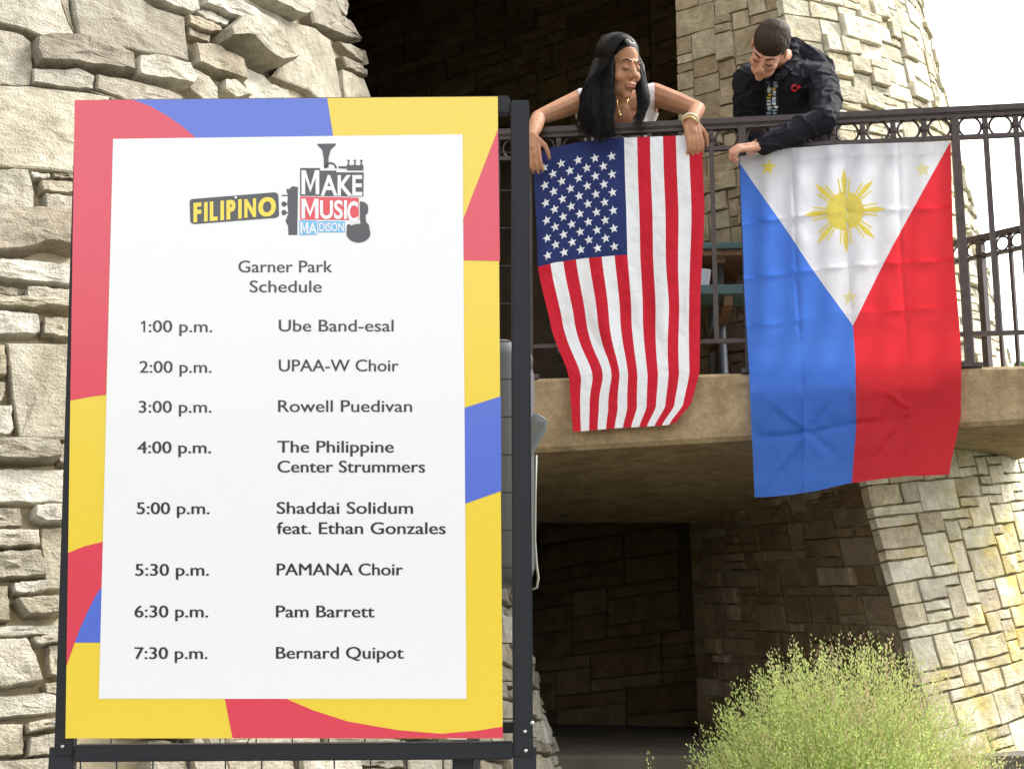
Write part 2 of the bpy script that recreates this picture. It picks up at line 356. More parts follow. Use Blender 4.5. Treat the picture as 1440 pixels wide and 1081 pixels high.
# ------------------------------------------------------------------ left stone tower
def tower_shell(cone, phi0, phi1, z0, z1, depth, mat, parent, n=60, nz=12):
    vs_ = []; fs = []
    for j in range(nz+1):
        z = z0+(z1-z0)*j/nz
        for i in range(n+1):
            a = phi0+(phi1-phi0)*i/n; vs_.append(cone.pt(a, z, depth))
    for j in range(nz):
        for i in range(n):
            a = j*(n+1)+i; fs.append((a, a+1, a+n+2, a+n+1))
    return mesh('mortar_core', vs_, fs, mat, parent, True)
left_tower = thing('stone_tower', 'massive round limestone tower filling the left edge, right behind the schedule poster', 'tower', (LT.c[0], LT.c[1], 0))
tower_shell(LT, -math.pi*.98, math.pi*.45, -.1, 7.2, -.026, M_MORT, left_tower)
def SL(px, py, d):
    h = LT.hit(px, py); a = LT.phi_of(h)
    n = Vector((math.cos(a), math.sin(a), LT.b)).normalized(); return h+n*d
TR = [ # traced visible blocks, pixel outlines laid on the tower's surface; last value how far each stands proud
 ([(-30,-12),(74,-12),(86,20),(102,57),(90,58),(60,57),(35,48),(-30,30)], .035),
 ([(78,-12),(93,-12),(99,30),(103,50),(90,18)], .012),
 ([(97,-12),(170,-12),(215,15),(256,28),(258,60),(263,90),(235,83),(180,72),(140,65),(106,54),(101,30)], .03),
 ([(188,-12),(265,-10),(272,22),(262,25),(225,13)], .06),
 ([(-30,38),(0,45),(30,53),(41,62),(44,95),(41,121),(-30,118)], .012),
 ([(45,62),(70,58),(105,60),(150,68),(181,85),(182,107),(150,103),(90,96),(50,94),(44,80)], .075),
 ([(188,86),(215,86),(258,97),(268,118),(262,126),(230,119),(187,112)], .07),
 ([(43,102),(85,104),(105,100),(129,112),(127,129),(90,127),(43,121)], .035),
 ([(132,109),(165,115),(220,128),(252,140),(252,146),(190,150),(160,140),(131,129)], .035),
 ([(-30,121),(0,122),(60,126),(118,134),(150,140),(150,250),(104,249),(50,240),(-30,236)], .022),
 ([(120,131),(170,142),(250,150),(250,170),(155,170),(153,140)], .02),
 ([(275,3),(300,0),(318,12),(373,43),(372,50),(364,52),(330,37),(276,14)], .10),
 ([(268,20),(290,22),(314,35),(311,42),(282,33)], .05),
 ([(256,27),(272,30),(300,44),(303,50),(288,52),(259,38)], .055),
 ([(260,42),(290,56),(290,64),(262,52)], .03),
 ([(318,38),(345,42),(367,58),(371,83),(392,96),(372,101),(345,84),(318,63),(300,68),(296,58)], .16),
 ([(264,68),(298,72),(330,92),(336,119),(318,112),(285,102),(268,96)], .07),
 ([(262,99),(290,112),(303,125),(305,146),(285,146),(262,127)], .03),
 ([(307,118),(322,118),(344,140),(322,143),(308,131)], .055),
 ([(340,97),(365,108),(378,120),(402,129),(405,146),(347,146),(338,112)], .02),
 ([(312,-12),(340,-12),(350,8),(415,37),(440,42),(462,58),(470,95),(482,150),(455,150),(430,128),(400,117),(379,109),(396,97),(374,84),(371,55),(378,44),(345,22)], .025),
 ([(345,-12),(418,-12),(416,30),(408,33),(360,13),(343,2)], .13),
 ([(421,4),(440,0),(462,8),(470,27),(482,32),(499,58),(478,56),(445,42),(432,37),(425,15)], .06),
 ([(436,-12),(475,-12),(484,10),(480,26),(465,10)], .04),
 ([(484,30),(493,36),(502,60),(498,54)], .03),
 ([(470,60),(486,64),(508,74),(511,92),(490,80)], .035),
 ([(472,82),(500,95),(511,109),(480,98)], .05),
 ([(477,100),(505,112),(522,150),(483,150)], .03),
 ([(-30,240),(36,243),(46,275),(44,296),(-30,297)], .03),
 ([(41,246),(66,250),(66,255),(44,254)], .03),
 ([(54,258),(104,261),(104,275),(57,272)], .035),
 ([(60,277),(104,280),(103,302),(85,298),(62,297)], .03),
 ([(70,250),(106,251),(106,258),(72,255)], .05),
 ([(-30,302),(45,303),(62,303),(105,306),(103,357),(65,349),(30,359),(-30,364)], .085),
 ([(-30,374),(20,371),(108,379),(106,406),(60,402),(20,400),(-30,393)], .05),
 ([(-30,402),(24,409),(23,419),(-30,414)], .02),
 ([(35,408),(105,413),(104,426),(33,421)], .04),
 ([(-30,424),(60,426),(104,431),(102,441),(60,436),(40,440),(-30,436)], .06),
 ([(-30,442),(50,447),(53,470),(45,475),(-30,474)], .045),
 ([(58,452),(102,451),(101,479),(58,473)], .04),
 ([(6,487),(102,486),(98,620),(25,619),(14,560)], .03),
 ([(-30,488),(3,492),(5,532),(-30,532)], .04),
 ([(-30,539),(5,541),(3,560),(-1,567),(-30,567)], .03),
 ([(-30,574),(12,575),(15,608),(10,615),(-30,614)], .04),
 ([(-30,625),(40,622),(76,628),(78,650),(60,652),(20,653),(-30,650)], .08),
 ([(80,626),(98,624),(98,655),(82,652)], .02),
 ([(-30,664),(94,663),(93,708),(-30,709)], .03),
 ([(-30,718),(26,718),(27,742),(-30,743)], .035),
 ([(45,715),(93,713),(92,737),(60,737),(45,730)], .055),
 ([(-30,750),(50,750),(51,771),(-30,775)], .055),
 ([(57,745),(92,743),(90,832),(64,830),(56,770)], .02),
 ([(-30,781),(52,778),(60,812),(-30,817)], .05),
 ([(14,824),(60,820),(62,832),(40,838),(16,836)], .05),
 ([(-30,826),(8,826),(11,875),(-30,875)], .03),
 ([(18,846),(90,842),(88,864),(35,868)], .06),
 ([(-30,885),(88,879),(88,892),(-30,897)], .02),
 ([(40,900),(88,893),(87,904),(46,909)], .045),
 ([(-30,904),(32,900),(45,925),(54,960),(-30,974)], .05),
 ([(66,910),(86,906),(85,955),(68,950)], .03),
 ([(60,963),(85,960),(85,976),(62,975)], .03),
 ([(-30,984),(58,976),(85,978),(84,1003),(-30,1013)], .03),
 ([(-30,1020),(29,1020),(30,1062),(-30,1067)], .03),
 ([(33,1020),(84,1012),(84,1026),(35,1032)], .05),
 ([(38,1040),(84,1032),(83,1060),(35,1066)], .045),
 ([(-30,1073),(30,1070),(70,1067),(83,1070),(83,1110),(-30,1110)], .04),
]
for i, (poly, pr) in enumerate(TR):
    big = 1 if (poly[0][0] < -20 or len(poly) > 8) else 0
    me = stone_mesh(poly, SL, pr*.72, i+11, target=28 if big else 20, rough=.006+.08*pr, jit=1.3, slope=.03)
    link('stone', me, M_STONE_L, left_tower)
r = random.Random(3); tilt = -.16; tagc = 0
phiA, phiB = LT.phi_of(LT.hit(-260, 540)), LT.phi_of(LT.hit(716, 860))+.25
Rref = 3.5
rects = ashlar((phiB-phiA)*Rref, -.2, 5.6, .062, .048, r, 2, 7, (1, 1, 1, 2, 2, 3, 4))
rest = []
def inreg(v):
    x, y = proj(v); return (x < 112 and -20 < y < 1100 and x > -28) or (y < 158 and x < 545 and y > -22 and x > -28)
for (u0, v0, u1, v1) in rects:
    gp = .007
    poly = [(u0+gp, v0+gp), (u1-gp, v0+gp), (u1-gp, v1-gp), (u0+gp, v1-gp)]
    def SLc(u, v, d): return LT.pt(phiA+u/Rref, v+tilt*(u-2.2)*.6+.35, d)
    cc = SLc((u0+u1)/2, (v0+v1)/2, 0)
    if inreg(cc) or any(inreg(SLc(a, b, 0)) for a, b in poly): continue
    x, y = proj(cc)
    if cc.z < -.05: continue
    vis = (95 < x < 775 and 1015 < y < 1110) or (700 < x < 800 and 850 < y < 1110)
    (rest if not vis else rest).append(0)
    if vis or (len(rest) < 10**6 and (-150 < x < 900 and -60 < y < 1200) and (x > 690 or x < 60 or y > 1000 or y < 170)):
        link('stone', stone_mesh(poly, SLc, r.uniform(.02, .06), r.randint(0, 9999), target=12, rough=.012, jit=.006, slope=.06), M_STONE_L, left_tower); tagc += 1
    else:
        rest[-1] = (poly, r.uniform(.02, .05), r.randint(0, 9999))
bm = bmesh.new()
for q in rest:
    if q:
        me = stone_mesh(q[0], SLc, q[1], q[2], target=8, jit=.005); bm.from_mesh(me); bpy.data.meshes.remove(me)
tag(bmobj('stone', bm, M_STONE_L, left_tower), kind='stuff')

# ------------------------------------------------------------------ right stone tower: shaded jamb and sunlit round face
right_tower = thing('stone_tower', 'pale mossy limestone tower with a sharp corner, behind the man in black', 'tower', (1.9, 7.6, 0))
cpts = [(1103, 0), (1160, 330), (1225, 690), (1335, 1081)]
CH = [RT.hit(*c) for c in cpts]
CH = [(h.z, RT.phi_of(h)) for h in CH]                     # descending z
def lerp_tab(tab, z):
    t = sorted(tab)
    if z <= t[0][0]: a, b = t[0], t[1]
    elif z >= t[-1][0]: a, b = t[-2], t[-1]
    else:
        for a, b in zip(t, t[1:]):
            if a[0] <= z <= b[0]: break
    k = (z-a[0])/(b[0]-a[0]); return a[1]+(b[1]-a[1])*k
def corner_phi(z): return lerp_tab(CH, z)
def corner(z): return RT.pt(corner_phi(z), z, 0)
LE = [P(950, 0, 7.45), P(956, 250, 7.5), P(963, 520, 7.55), P(969, 727, 8.3), P(983, 1050, 8.2)]
LEx = [(p.z, p.x) for p in LE]; LEy = [(p.z, p.y) for p in LE]
def ledge(z): return Vector((lerp_tab(LEx, z), lerp_tab(LEy, z), z))
tiltR = .13
def SR(u, v, d):
    z = v+tiltR*u; return RT.pt(corner_phi(z)+u/3.4, z, d)
WJ = .78
def SJ(u, v, d):                                            # jamb: u from 0 (corner) to WJ (far edge)
    z = v+.10*u; a = corner(z); b = ledge(z); p = a+(b-a)*(u/WJ)
    n = (b-a).cross(Vector((0, 0, 1))).normalized()
    if n.y > 0: n = -n
    return p+n*d
vs_ = []; fs = []; NZ = 30; NU = 24
for j in range(NZ+1):
    z = -.1+7.3*j/NZ
    for i in range(NU+1):
        vs_.append(RT.pt(corner_phi(z)+.002+2.0*i/NU, z, -.020))
for j in range(NZ):
    for i in range(NU):
        a = j*(NU+1)+i; fs.append((a, a+1, a+NU+2, a+NU+1))
mesh('mortar_core', vs_, fs, M_MORT_R, right_tower, True)
vs_ = []; fs = []
for j in range(NZ+1):
    z = -.1+7.3*j/NZ; a = corner(z); b = ledge(z); n = (b-a).cross(Vector((0, 0, 1))).normalized()
    if n.y > 0: n = -n
    a -= n*.008; b -= n*.008
    vs_ += [a, b, b+Vector((.45, 2.8, 0))]
for j in range(NZ):
    a = j*3; fs += [(a, a+1, a+4, a+3), (a+1, a+2, a+5, a+4)]
mesh('mortar_jamb', vs_, fs, M_MORT, right_tower)
r = random.Random(21); cnt = 0
big = ashlar(3.2, -1.0, 7.0, .064, .050, r, 2, 5, (1, 1, 2, 2, 2, 3))
for (u0, v0, u1, v1) in big:
    gp = .005
    sk = r.uniform(-.004, .004)
    u0c = max(u0, 0) - (.03 if u0 <= 0 else 0)
    poly = [(u0c+gp, v0+gp+sk), (u1-gp, v0+gp-sk), (u1-gp+sk, v1-gp), (u0c+gp, v1-gp)]
    c = SR((u0+u1)/2, (v0+v1)/2, 0)
    if c.z < .05 or c.z > 7: continue
    x, y = proj(c)
    upper = y < 560
    pr = r.choice((.010, .015, .02, .04)) if upper else r.choice((.002, .004, .007, .010, .013))
    if u0 <= 0: pr = .006
    if -30 < y < 1130 and x < 1475 and u1 < 3.0:
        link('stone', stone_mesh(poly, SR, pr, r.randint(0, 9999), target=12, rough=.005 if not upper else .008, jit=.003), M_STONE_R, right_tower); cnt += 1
jb = ashlar(WJ, -.5, 2.5, WJ/26, .046, r, 2, 5, (1, 1, 2, 2, 3))+ashlar(WJ, 2.5, 6.6, WJ/13, .052, r, 1, 4, (1, 1, 2, 2, 2, 3))
for (u0, v0, u1, v1) in jb:
    gp = .004; e = .0
    poly = [(u0+gp, v0+gp), (u1-gp, v0+gp), (u1-gp, v1-gp), (u0+gp, v1-gp)]
    c = SJ((u0+u1)/2, (v0+v1)/2, 0)
    if c.z < .9: continue
    x, y = proj(c)
    if -30 < y < 1110:
        pr = r.choice((.004, .008, .012, .03)) if (u0 > 0 and u1 < WJ-.01) else .006
        link('stone', stone_mesh(poly, SJ, pr, r.randint(0, 9999), target=12, rough=.006, jit=.003), M_STONE_S if c.z > 2.6 else M_STONE_U, right_tower); cnt += 1  # under the slab the stones switch to the shade-darkened colour

# ------------------------------------------------------------------ recess wall behind the balcony and lower room
BA, BB = Vector((1.55, 9.1, 0)), Vector((-2.6, 11.4, 0))
bw = thing('back_wall', 'dark brown stone wall deep in shade behind the woman', 'wall', (0, 10, 0))
BD = (BB-BA); BL = BD.length; BD.normalize(); BN = Vector((BD.y, -BD.x, 0))
if BN.y > 0: BN = -BN
def SB(u, v, d): return BA+BD*u+Vector((0, 0, v-.10*u+.3))+BN*d
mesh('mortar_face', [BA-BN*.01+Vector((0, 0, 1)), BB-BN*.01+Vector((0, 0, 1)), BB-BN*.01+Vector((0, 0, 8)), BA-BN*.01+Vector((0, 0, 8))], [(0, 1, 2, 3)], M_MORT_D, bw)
bk = []
for (u0, v0, u1, v1) in ashlar(BL, .7, 7.6, .13, .085, random.Random(5), 2, 5, (1, 1, 2, 2)):
    c = SB((u0+u1)/2, (v0+v1)/2, 0); x, y = proj(c)
    if c.z < 1.1: continue
    if (440 < x < 990 and -20 < y < 210) or (740 < x < 1000 and 700 < y < 1060): bk.append((u0, v0, u1, v1))
for i, (u0, v0, u1, v1) in enumerate(bk[:300]):
    gp = .006
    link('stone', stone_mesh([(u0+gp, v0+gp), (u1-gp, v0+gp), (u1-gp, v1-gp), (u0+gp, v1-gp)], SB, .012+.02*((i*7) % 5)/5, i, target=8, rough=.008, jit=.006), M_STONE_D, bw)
# unseen roof and beam added to darken the recess; side wall, lower floor
bm = bmesh.new()
add_box(bm, (-.2, 9.9, 7.1), (6.2, 4.6, .2)); o = bmobj('added_shade_roof', bm, M_CEIL); tag(o, 'unseen roof slab added between the stone towers to keep the recess dark', 'roof')
bm = bmesh.new(); add_box(bm, (0.1, 7.75, 6.25), (4.4, .3, 1.45)); o = bmobj('added_shade_beam', bm, M_CONC); tag(o, 'unseen concrete beam added over the balcony opening to keep the recess dark', 'beam')
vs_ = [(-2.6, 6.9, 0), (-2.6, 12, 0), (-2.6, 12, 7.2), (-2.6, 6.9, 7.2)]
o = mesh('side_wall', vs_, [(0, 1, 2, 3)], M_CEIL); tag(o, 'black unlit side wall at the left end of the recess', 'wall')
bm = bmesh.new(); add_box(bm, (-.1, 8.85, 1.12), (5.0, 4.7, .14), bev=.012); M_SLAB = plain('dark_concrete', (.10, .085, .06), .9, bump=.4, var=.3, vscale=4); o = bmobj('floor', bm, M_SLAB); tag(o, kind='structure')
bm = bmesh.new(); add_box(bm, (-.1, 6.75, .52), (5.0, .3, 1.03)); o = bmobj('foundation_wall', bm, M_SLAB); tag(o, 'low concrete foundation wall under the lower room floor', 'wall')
# ------------------------------------------------------------------ balcony slab
RA, RB = P(750, 187, 6.15), P(1440, 152, 5.86)
RD = Vector((RB.x-RA.x, RB.y-RA.y, 0)).normalized(); RN = Vector((RD.y, -RD.x, 0))       # RN points to the camera
def railpt(X, z, off=0):
    t = (X-RA.x)/(RD.x); return Vector((RA.x+RD.x*t, RA.y+RD.y*t, z))+RN*off
def rail_at_px(px, py=200):
    # intersection of the pixel column with the railing plane
    d = ray(px, py); n = RN; a = Vector((RA.x, RA.y, 0)); t = (a-Vector((0, 0, 0))).dot(n)/(d.dot(n)); return (O+d*t)
ZT = 2.815
def zbot(X): return 2.487+(X-.09)*.040
balc = thing('balcony', 'weathered tan concrete balcony slab spanning between the stone towers', 'balcony', (1, 6.1, 2.8))
bm = bmesh.new()
xs = [-.55+.1*i for i in range(34)]; secs = []
for X in xs:
    f = railpt(X, 0, .045); zb = zbot(X)
    kk = max(0, min(1, (X-1.5)/.55)); kk = kk*kk*(3-2*kk)
    wob = .004*noise.noise(Vector((X*3, 0, 0)))
    pr = [Vector((f.x, f.y+.02, ZT)), Vector((f.x, f.y+wob, ZT-.016)), Vector((f.x, f.y+wob+.003, zb+.02)), Vector((f.x, f.y+.02, zb)), Vector((f.x, 8.05, 2.37+.32*kk)), Vector((f.x, 8.07, 2.50+.2*kk)), Vector((f.x, 11.5, 2.50+.2*kk)), Vector((f.x, 11.5, ZT))]
    secs.append([bm.verts.new(p) for p in pr])
for a, b in zip(secs, secs[1:]):
    for k in range(8): bm.faces.new((a[k], b[k], b[(k+1) % 8], a[(k+1) % 8]))
bm.faces.new(secs[0]); bm.faces.new(secs[-1][::-1])
bmobj('concrete_slab', bm, M_CONC, balc)

# ------------------------------------------------------------------ railings
Z_TOP, Z_BAND, Z_LOW = 3.966, 3.845, 2.965
rail = thing('iron_railing', 'dark iron railing with a band of rings along the balcony front, holding both flags', 'railing', (1.1, 6.0, ZT))
posts = [439, 744, 1048, 1352, 1662]
PX = [rail_at_px(p, 330).x for p in posts]
def rail_z(X): return 0
X0, X1 = -.42, 2.72
bm = bmesh.new(); a = railpt(X0, Z_TOP); b = railpt(X1, Z_TOP); add_bar(bm, a, b, .034, .052, RN); bmesh.ops.bevel(bm, geom=bm.edges[:], offset=.006, segments=2, affect='EDGES')
bmobj('top_rail', bm, M_IRON, rail)
bm = bmesh.new(); add_bar(bm, railpt(X0, Z_TOP-.026), railpt(X1, Z_TOP-.026), .014, .034, RN); bmobj('under_rail', bm, M_IRON, rail)
bm = bmesh.new(); add_bar(bm, railpt(X0, Z_BAND), railpt(X1, Z_BAND), .018, .022, RN); bmobj('band_rail', bm, M_IRON, rail)
bm = bmesh.new(); add_bar(bm, railpt(X0, Z_LOW), railpt(X1, Z_LOW), .018, .024, RN); bmobj('bottom_rail', bm, M_IRON, rail)
zm = (Z_TOP-.03+Z_BAND)/2
rm = rk = rb_ = None
for i in range(len(PX)-1):
    for k in range(7):
        X = PX[i]+(PX[i+1]-PX[i])*k/7; Xn = PX[i]+(PX[i+1]-PX[i])*(k+1)/7
        if X > X0-.02:
            bm = bmesh.new()
            if k == 0:
                add_bar(bm, railpt(X, ZT), railpt(X, Z_TOP-.02), .033, .033, RN); add_box(bm, railpt(X, ZT+.01), (.085, .085, .02)); 
                o = bmobj('post', bm, M_IRON, rail)
            else:
                add_bar(bm, railpt(X, Z_LOW), railpt(X, Z_TOP-.03), .021, .021, RN); o = bmobj('baluster', bm, M_IRON, rail)
                bm = bmesh.new(); add_sphere(bm, railpt(X, zm), .019, 2, (1, .9, 1.15)); bmobj('knot', bm, M_IRON, o, True)
        if X > X0-.02 and Xn < X1+.05:
            bm = bmesh.new(); add_torus(bm, railpt((X+Xn)/2, zm), .047, .0055, ax=RN); bmobj('ring', bm, M_IRON, rail, True)
# second railing further back at the right
A2, B2 = P(1330, 346, 7.25), P(1620, 279, 6.3)
rail2 = thing('iron_railing', 'lower iron railing behind the right end of the balcony, beside the pale tower', 'railing', (A2.x, A2.y, ZT))
n2 = Vector((B2.y-A2.y, -(B2.x-A2.x), 0)).normalized()
def r2(k, dz=0, z=None):
    p = A2.lerp(B2, k); p.z = (p.z+dz) if z is None else z; return p
for nm, dz, th in (('top_rail', 0, .028), ('band_rail', -.10, .014)):
    bm = bmesh.new(); add_bar(bm, r2(0, dz), r2(1, dz), th, .034, n2); bmobj(nm, bm, M_IRON, rail2)
bm = bmesh.new(); add_bar(bm, r2(0, z=ZT+.12), r2(1, z=ZT+.12), .016, .02, n2); bmobj('bottom_rail', bm, M_IRON, rail2)
for k in range(13):
    q = k/13+.03; th = .034 if k % 6 == 2 else .017
    bm = bmesh.new(); add_bar(bm, r2(q, z=ZT), r2(q, -.01), th, th, n2); bmobj('post' if k % 6 == 2 else 'baluster', bm, M_IRON, rail2)
    bm = bmesh.new(); add_torus(bm, r2(q+.5/13, -.055), .036, .005, ax=n2); bmobj('ring', bm, M_IRON, rail2, True)

# ------------------------------------------------------------------ picnic tables on the balcony
M_TEAL = plain('teal_painted_plank', (.11, .20, .18), .45, var=.2); M_WOODU = plain('bare_wood', (.26, .16, .08), .8, var=.3, vscale=20); M_GALV = plain('galvanised_tube', (.32, .36, .38), .4, metal=.7)
def picnic(name, label, cx, cy, L, rot):
    t = thing(name, label, 'table', (cx, cy, ZT))
    R = Matrix.Rotation(rot, 3, 'Z'); c = Vector((cx, cy, ZT))
    def wp(x, y, z): return c+R @ Vector((x, y, z))
    for k in range(3):
        bm = bmesh.new(); add_box(bm, wp(0, -.26+.26*k, .765), (L, .245, .034), R, .006); bmobj('top_plank', bm, M_TEAL, t)
        bm = bmesh.new(); add_box(bm, wp(0, -.26+.26*k, .733), (L-.06, .21, .028), R, .004); bmobj('underside_board', bm, M_WOODU, t)
    for s in (-1, 1):
        bm = bmesh.new(); add_box(bm, wp(0, s*.62, .45), (L, .25, .045), R, .006); bmobj('bench', bm, M_TEAL, t)
        bm = bmesh.new(); x = s*(L/2-.15)
        add_bar(bm, wp(x, -.34, .72), wp(x, .34, .72), .06, .05); bmobj('crossbeam', bm, M_WOODU, t)
        bm = bmesh.new(); add_bar(bm, wp(x, -.72, .41), wp(x, .72, .41), .06, .04); bmobj('crossbeam', bm, M_WOODU, t)
        for q in (-1, 1):
            bm = bmesh.new(); add_tube(bm, [wp(x, q*.22, .74), wp(x, q*.30, .4), wp(x, q*.42, .06), wp(x, q*.5, .02)], .021); bmobj('leg', bm, M_GALV, t, True)
    return t
picnic('picnic_table', 'teal topped picnic table behind the railing, seen between the two flags', .70, 7.05, .98, math.radians(-4))
bm = bmesh.new(); add_box(bm, P(984, 403, 6.55), (.075, .12, .15), Matrix.Rotation(.15, 3, 'Y'), .006)
o = thing('carton', 'white and light blue carton standing on the picnic bench', 'carton', tuple(P(984, 425, 6.55)))
bmobj('box', bm, plain('carton_white', (.75, .78, .8), .6, var=.04), o)
bm = bmesh.new(); add_box(bm, P(984, 412, 6.55)+Vector((0, -.002, 0)), (.0765, .124, .05), Matrix.Rotation(.15, 3, 'Y'), .004); bmobj('blue_band', bm, plain('carton_blue', (.08, .42, .62), .6, var=.1), o)

# ------------------------------------------------------------------ flags
def sheet(cuts, ns, nt_):
    bm = bmesh.new(); bmesh.ops.create_grid(bm, x_segments=ns, y_segments=nt_, size=.5, matrix=Matrix.Translation((.5, .5, 0)))
    for (a, b) in cuts:
        a = Vector((*a, 0)); b = Vector((*b, 0)); d = b-a; n = Vector((d.y, -d.x, 0)).normalized()
        bmesh.ops.bisect_plane(bm, geom=bm.verts[:]+bm.edges[:]+bm.faces[:], plane_co=a, plane_no=n, dist=1e-5)
    return bm
def curve(tab, t):
    for (a, va), (b, vb) in zip(tab, tab[1:]):
        if t <= b: k = (t-a)/(b-a); k = k*k*(3-2*k)*.35+k*.65; return va+(vb-va)*k
    return tab[-1][1]
def flag_pt(px, py, off):
    d = ray(px, py); a = Vector((RA.x, RA.y, 0))+RN*off; t = (a).dot(RN)/d.dot(RN); return O+d*t
def flagUS(s, t, lift=0):
    lx = curve([(0, 750), (.1, 751), (.4, 757), (.62, 774), (.82, 798), (.93, 805), (1, 808)], t); rx = curve([(0, 987), (.25, 990), (.6, 986), (.82, 982), (.93, 972), (1, 952)], t)
    ty = curve([(0, 217), (.12, 207), (.3, 199), (.5, 194), (1, 190)], s); by = curve([(0, 607), (.5, 601), (1, 597)], s)
    if s > .9: by -= (s-.9)/.1*4
    px = lx+(rx-lx)*s; py = ty+(by-ty)*t
    g = math.exp(-((t-.80)/.075)**2)
    px += 9*g*math.exp(-((s-.22)/.2)**2)+5*math.exp(-((t-.6)/.12)**2)*math.exp(-((s-.78)/.1)**2)
    px += 2.2*math.sin(t*11+s*5)*t
    fold = .022*t*math.sin(s*15+t*2.2+1+2*noise.noise(Vector((s*3, t*2, 5))))+.014*t*math.sin(s*31-t*5+3*noise.noise(Vector((s*4, t*4, 2))))+.020*g*math.sin(s*23+.5)*(1 if s < .6 else .4)
    fold += .004*noise.noise(Vector((s*7, t*11, 3)))+.0045*noise.noise(Vector((s*16, t*26, 7)))+.0022*noise.noise(Vector((s*40, t*60, 4)))
    fold += .010*math.exp(-((s-(.3+t*.5))/.03)**2)*t*(1-t)*2
    off = .052+fold*.75+.02*t+lift
    if t < .05: off -= .012*(1-t/.05)
    return flag_pt(px, py, max(off, .030+.062*min(1, max(0, (t-.5)/.3))+lift))
cuts = [((k/13, 0), (k/13, 1)) for k in range(1, 13)]+[((0, .405), (1, .405))]
bm = sheet(cuts, 92, 170)
bm.faces.ensure_lookup_table()
for f in bm.faces:
    c = f.calc_center_median(); k = int(c.x*13)
    f.material_index = 2 if (c.x < 7/13 and c.y < .405) else (0 if k % 2 == 0 else 1)
for v in bm.verts: v.co = flagUS(v.co.x, v.co.y)
usf = thing('striped_flag', 'striped flag with white stars on navy, held at the railing by the woman', 'flag', tuple(flagUS(.5, 0)), )
usc = bmobj('cloth', bm, [FL_R, FL_W, FL_NB], usf, True)
def star_pts(cs, ct, rs, rt, rot=0, n=5, inner=.42):
    out = []
    for k in range(2*n):
        a = math.pi*k/n-math.pi/2+rot; q = 1 if k % 2 == 0 else inner
        out.append((cs+rs*q*math.cos(a), ct+rt*q*math.sin(a)))
    return out
def decal(name, pts, fn, lift, mat, parent, center=True):
    cs = sum(p[0] for p in pts)/len(pts); ct = sum(p[1] for p in pts)/len(pts); n = len(pts)
    v = []; f = []; Q = (1, .8, .6, .4, .2)
    for q in Q: v += [fn(cs+(a-cs)*q, ct+(b-ct)*q, lift) for a, b in pts]
    v.append(fn(cs, ct, lift))
    for j in range(4): f += [(j*n+k, j*n+(k+1) % n, (j+1)*n+(k+1) % n, (j+1)*n+k) for k in range(n)]
    f += [(4*n+k, 4*n+(k+1) % n, 5*n) for k in range(n)]
    return mesh(name, v, f, mat, parent, True)
for j in range(11):
    m = 5 if j % 2 == 0 else 4
    for i in range(m):
        s = .062+.1*i+(0 if m == 5 else .05); t = .062+.0312*j
        decal('star', star_pts(s, t, .0285, .0172, -.12), flagUS, .0022, FL_W, usc)

def crease(x, c, wd, a): return a*math.exp(-abs(x-c)/wd)
def flagPH(s, t, lift=0):
    lx = curve([(0, 1040), (.35, 1046), (.7, 1055), (1, 1061)], t); rx = curve([(0, 1337), (.3, 1340), (.65, 1352), (.82, 1351), (1, 1335)], t)
    ty = curve([(0, 220), (.25, 208), (.5, 203), (1, 199)], s); by = curve([(0, 699), (.3, 690), (.5, 681), (.8, 667), (1, 666)], s)
    px = lx+(rx-lx)*s; py = ty+(by-ty)*t
    py += 2.0*math.sin(s*9)*t
    f = 0
    for c in (.25, .5, .75): f += crease(s, c, .010, .013)
    for c in (.2, .36, .5, .655, .825): f -= crease(t, c, .007, .015)
    low = max(0, min(1, (t-.55)/.2))
    for (a, b, q) in ((.27, .82, 1), (.76, .80, 1)):       # creases that radiate from the fold crossings
        ds = s-a; dt = (t-b)*1.62
        for kk_, (ex, ey) in enumerate(((1, 1.05), (-1, 1.1), (1, -1), (-1, -.9))):
            l_ = math.hypot(ex, ey); al = (ds*ex+dt*ey)/l_; pe = (ds*-ey+dt*ex)/l_
            if al > 0: f += low*(.011 if kk_ % 2 else -.010)*math.exp(-(pe/.016)**2)*math.exp(-(al/.22)**2)*min(1, al/.03)
            if al > 0: f += low*.006*q*math.tanh(pe/.03)*math.exp(-abs(pe)/.09)*math.exp(-(al/.2)**2)*min(1, al/.05)
    f += .016*t*math.sin(s*8+1.5)+.005*noise.noise(Vector((s*6, t*9, 1)))+.005*noise.noise(Vector((s*11, t*17, 9)))+.0016*noise.noise(Vector((s*34, t*50, 2)))
    f += .028*low*math.sin(s*5.2-.3)
    off = .040+f*.9+.045*t+lift
    if t < .035: off += .004
    return flag_pt(px, py, max(off, .030+.050*min(1, max(0, (t-.42)/.15))+lift))
bm = sheet([((0, .02), (.5, .535)), ((1, .0), (.5, .535)), ((.5, 0), (.5, 1)), ((0, .034), (1, .034))], 120, 200)
def sidef(p, a, b): return (b[0]-a[0])*(p.y-a[1])-(b[1]-a[1])*(p.x-a[0])
for f in bm.faces:
    c = f.calc_center_median()
    L = c.y > .02+(c.x/.5)*.515; R_ = c.y > ((1-c.x)/.5)*.535
    f.material_index = (1 if c.x < .5 else 2) if ((c.x < .5 and L) or (c.x >= .5 and R_)) else 0
for v in bm.verts: v.co = flagPH(v.co.x, v.co.y)
phf = thing('sun_flag', 'blue and red flag with white triangle and yellow sun, under the man\'s arm', 'flag', tuple(flagPH(.5, 0)))
phc = bmobj('cloth', bm, [FN_W, FN_B, FN_R], phf, True)
ax_, ay_ = 1/302, 1/478
sc_, tc_ = .49, .196
pts = [(sc_+27*ax_*math.cos(2*math.pi*k/28), tc_+27*ay_*math.sin(2*math.pi*k/28)) for k in range(28)]
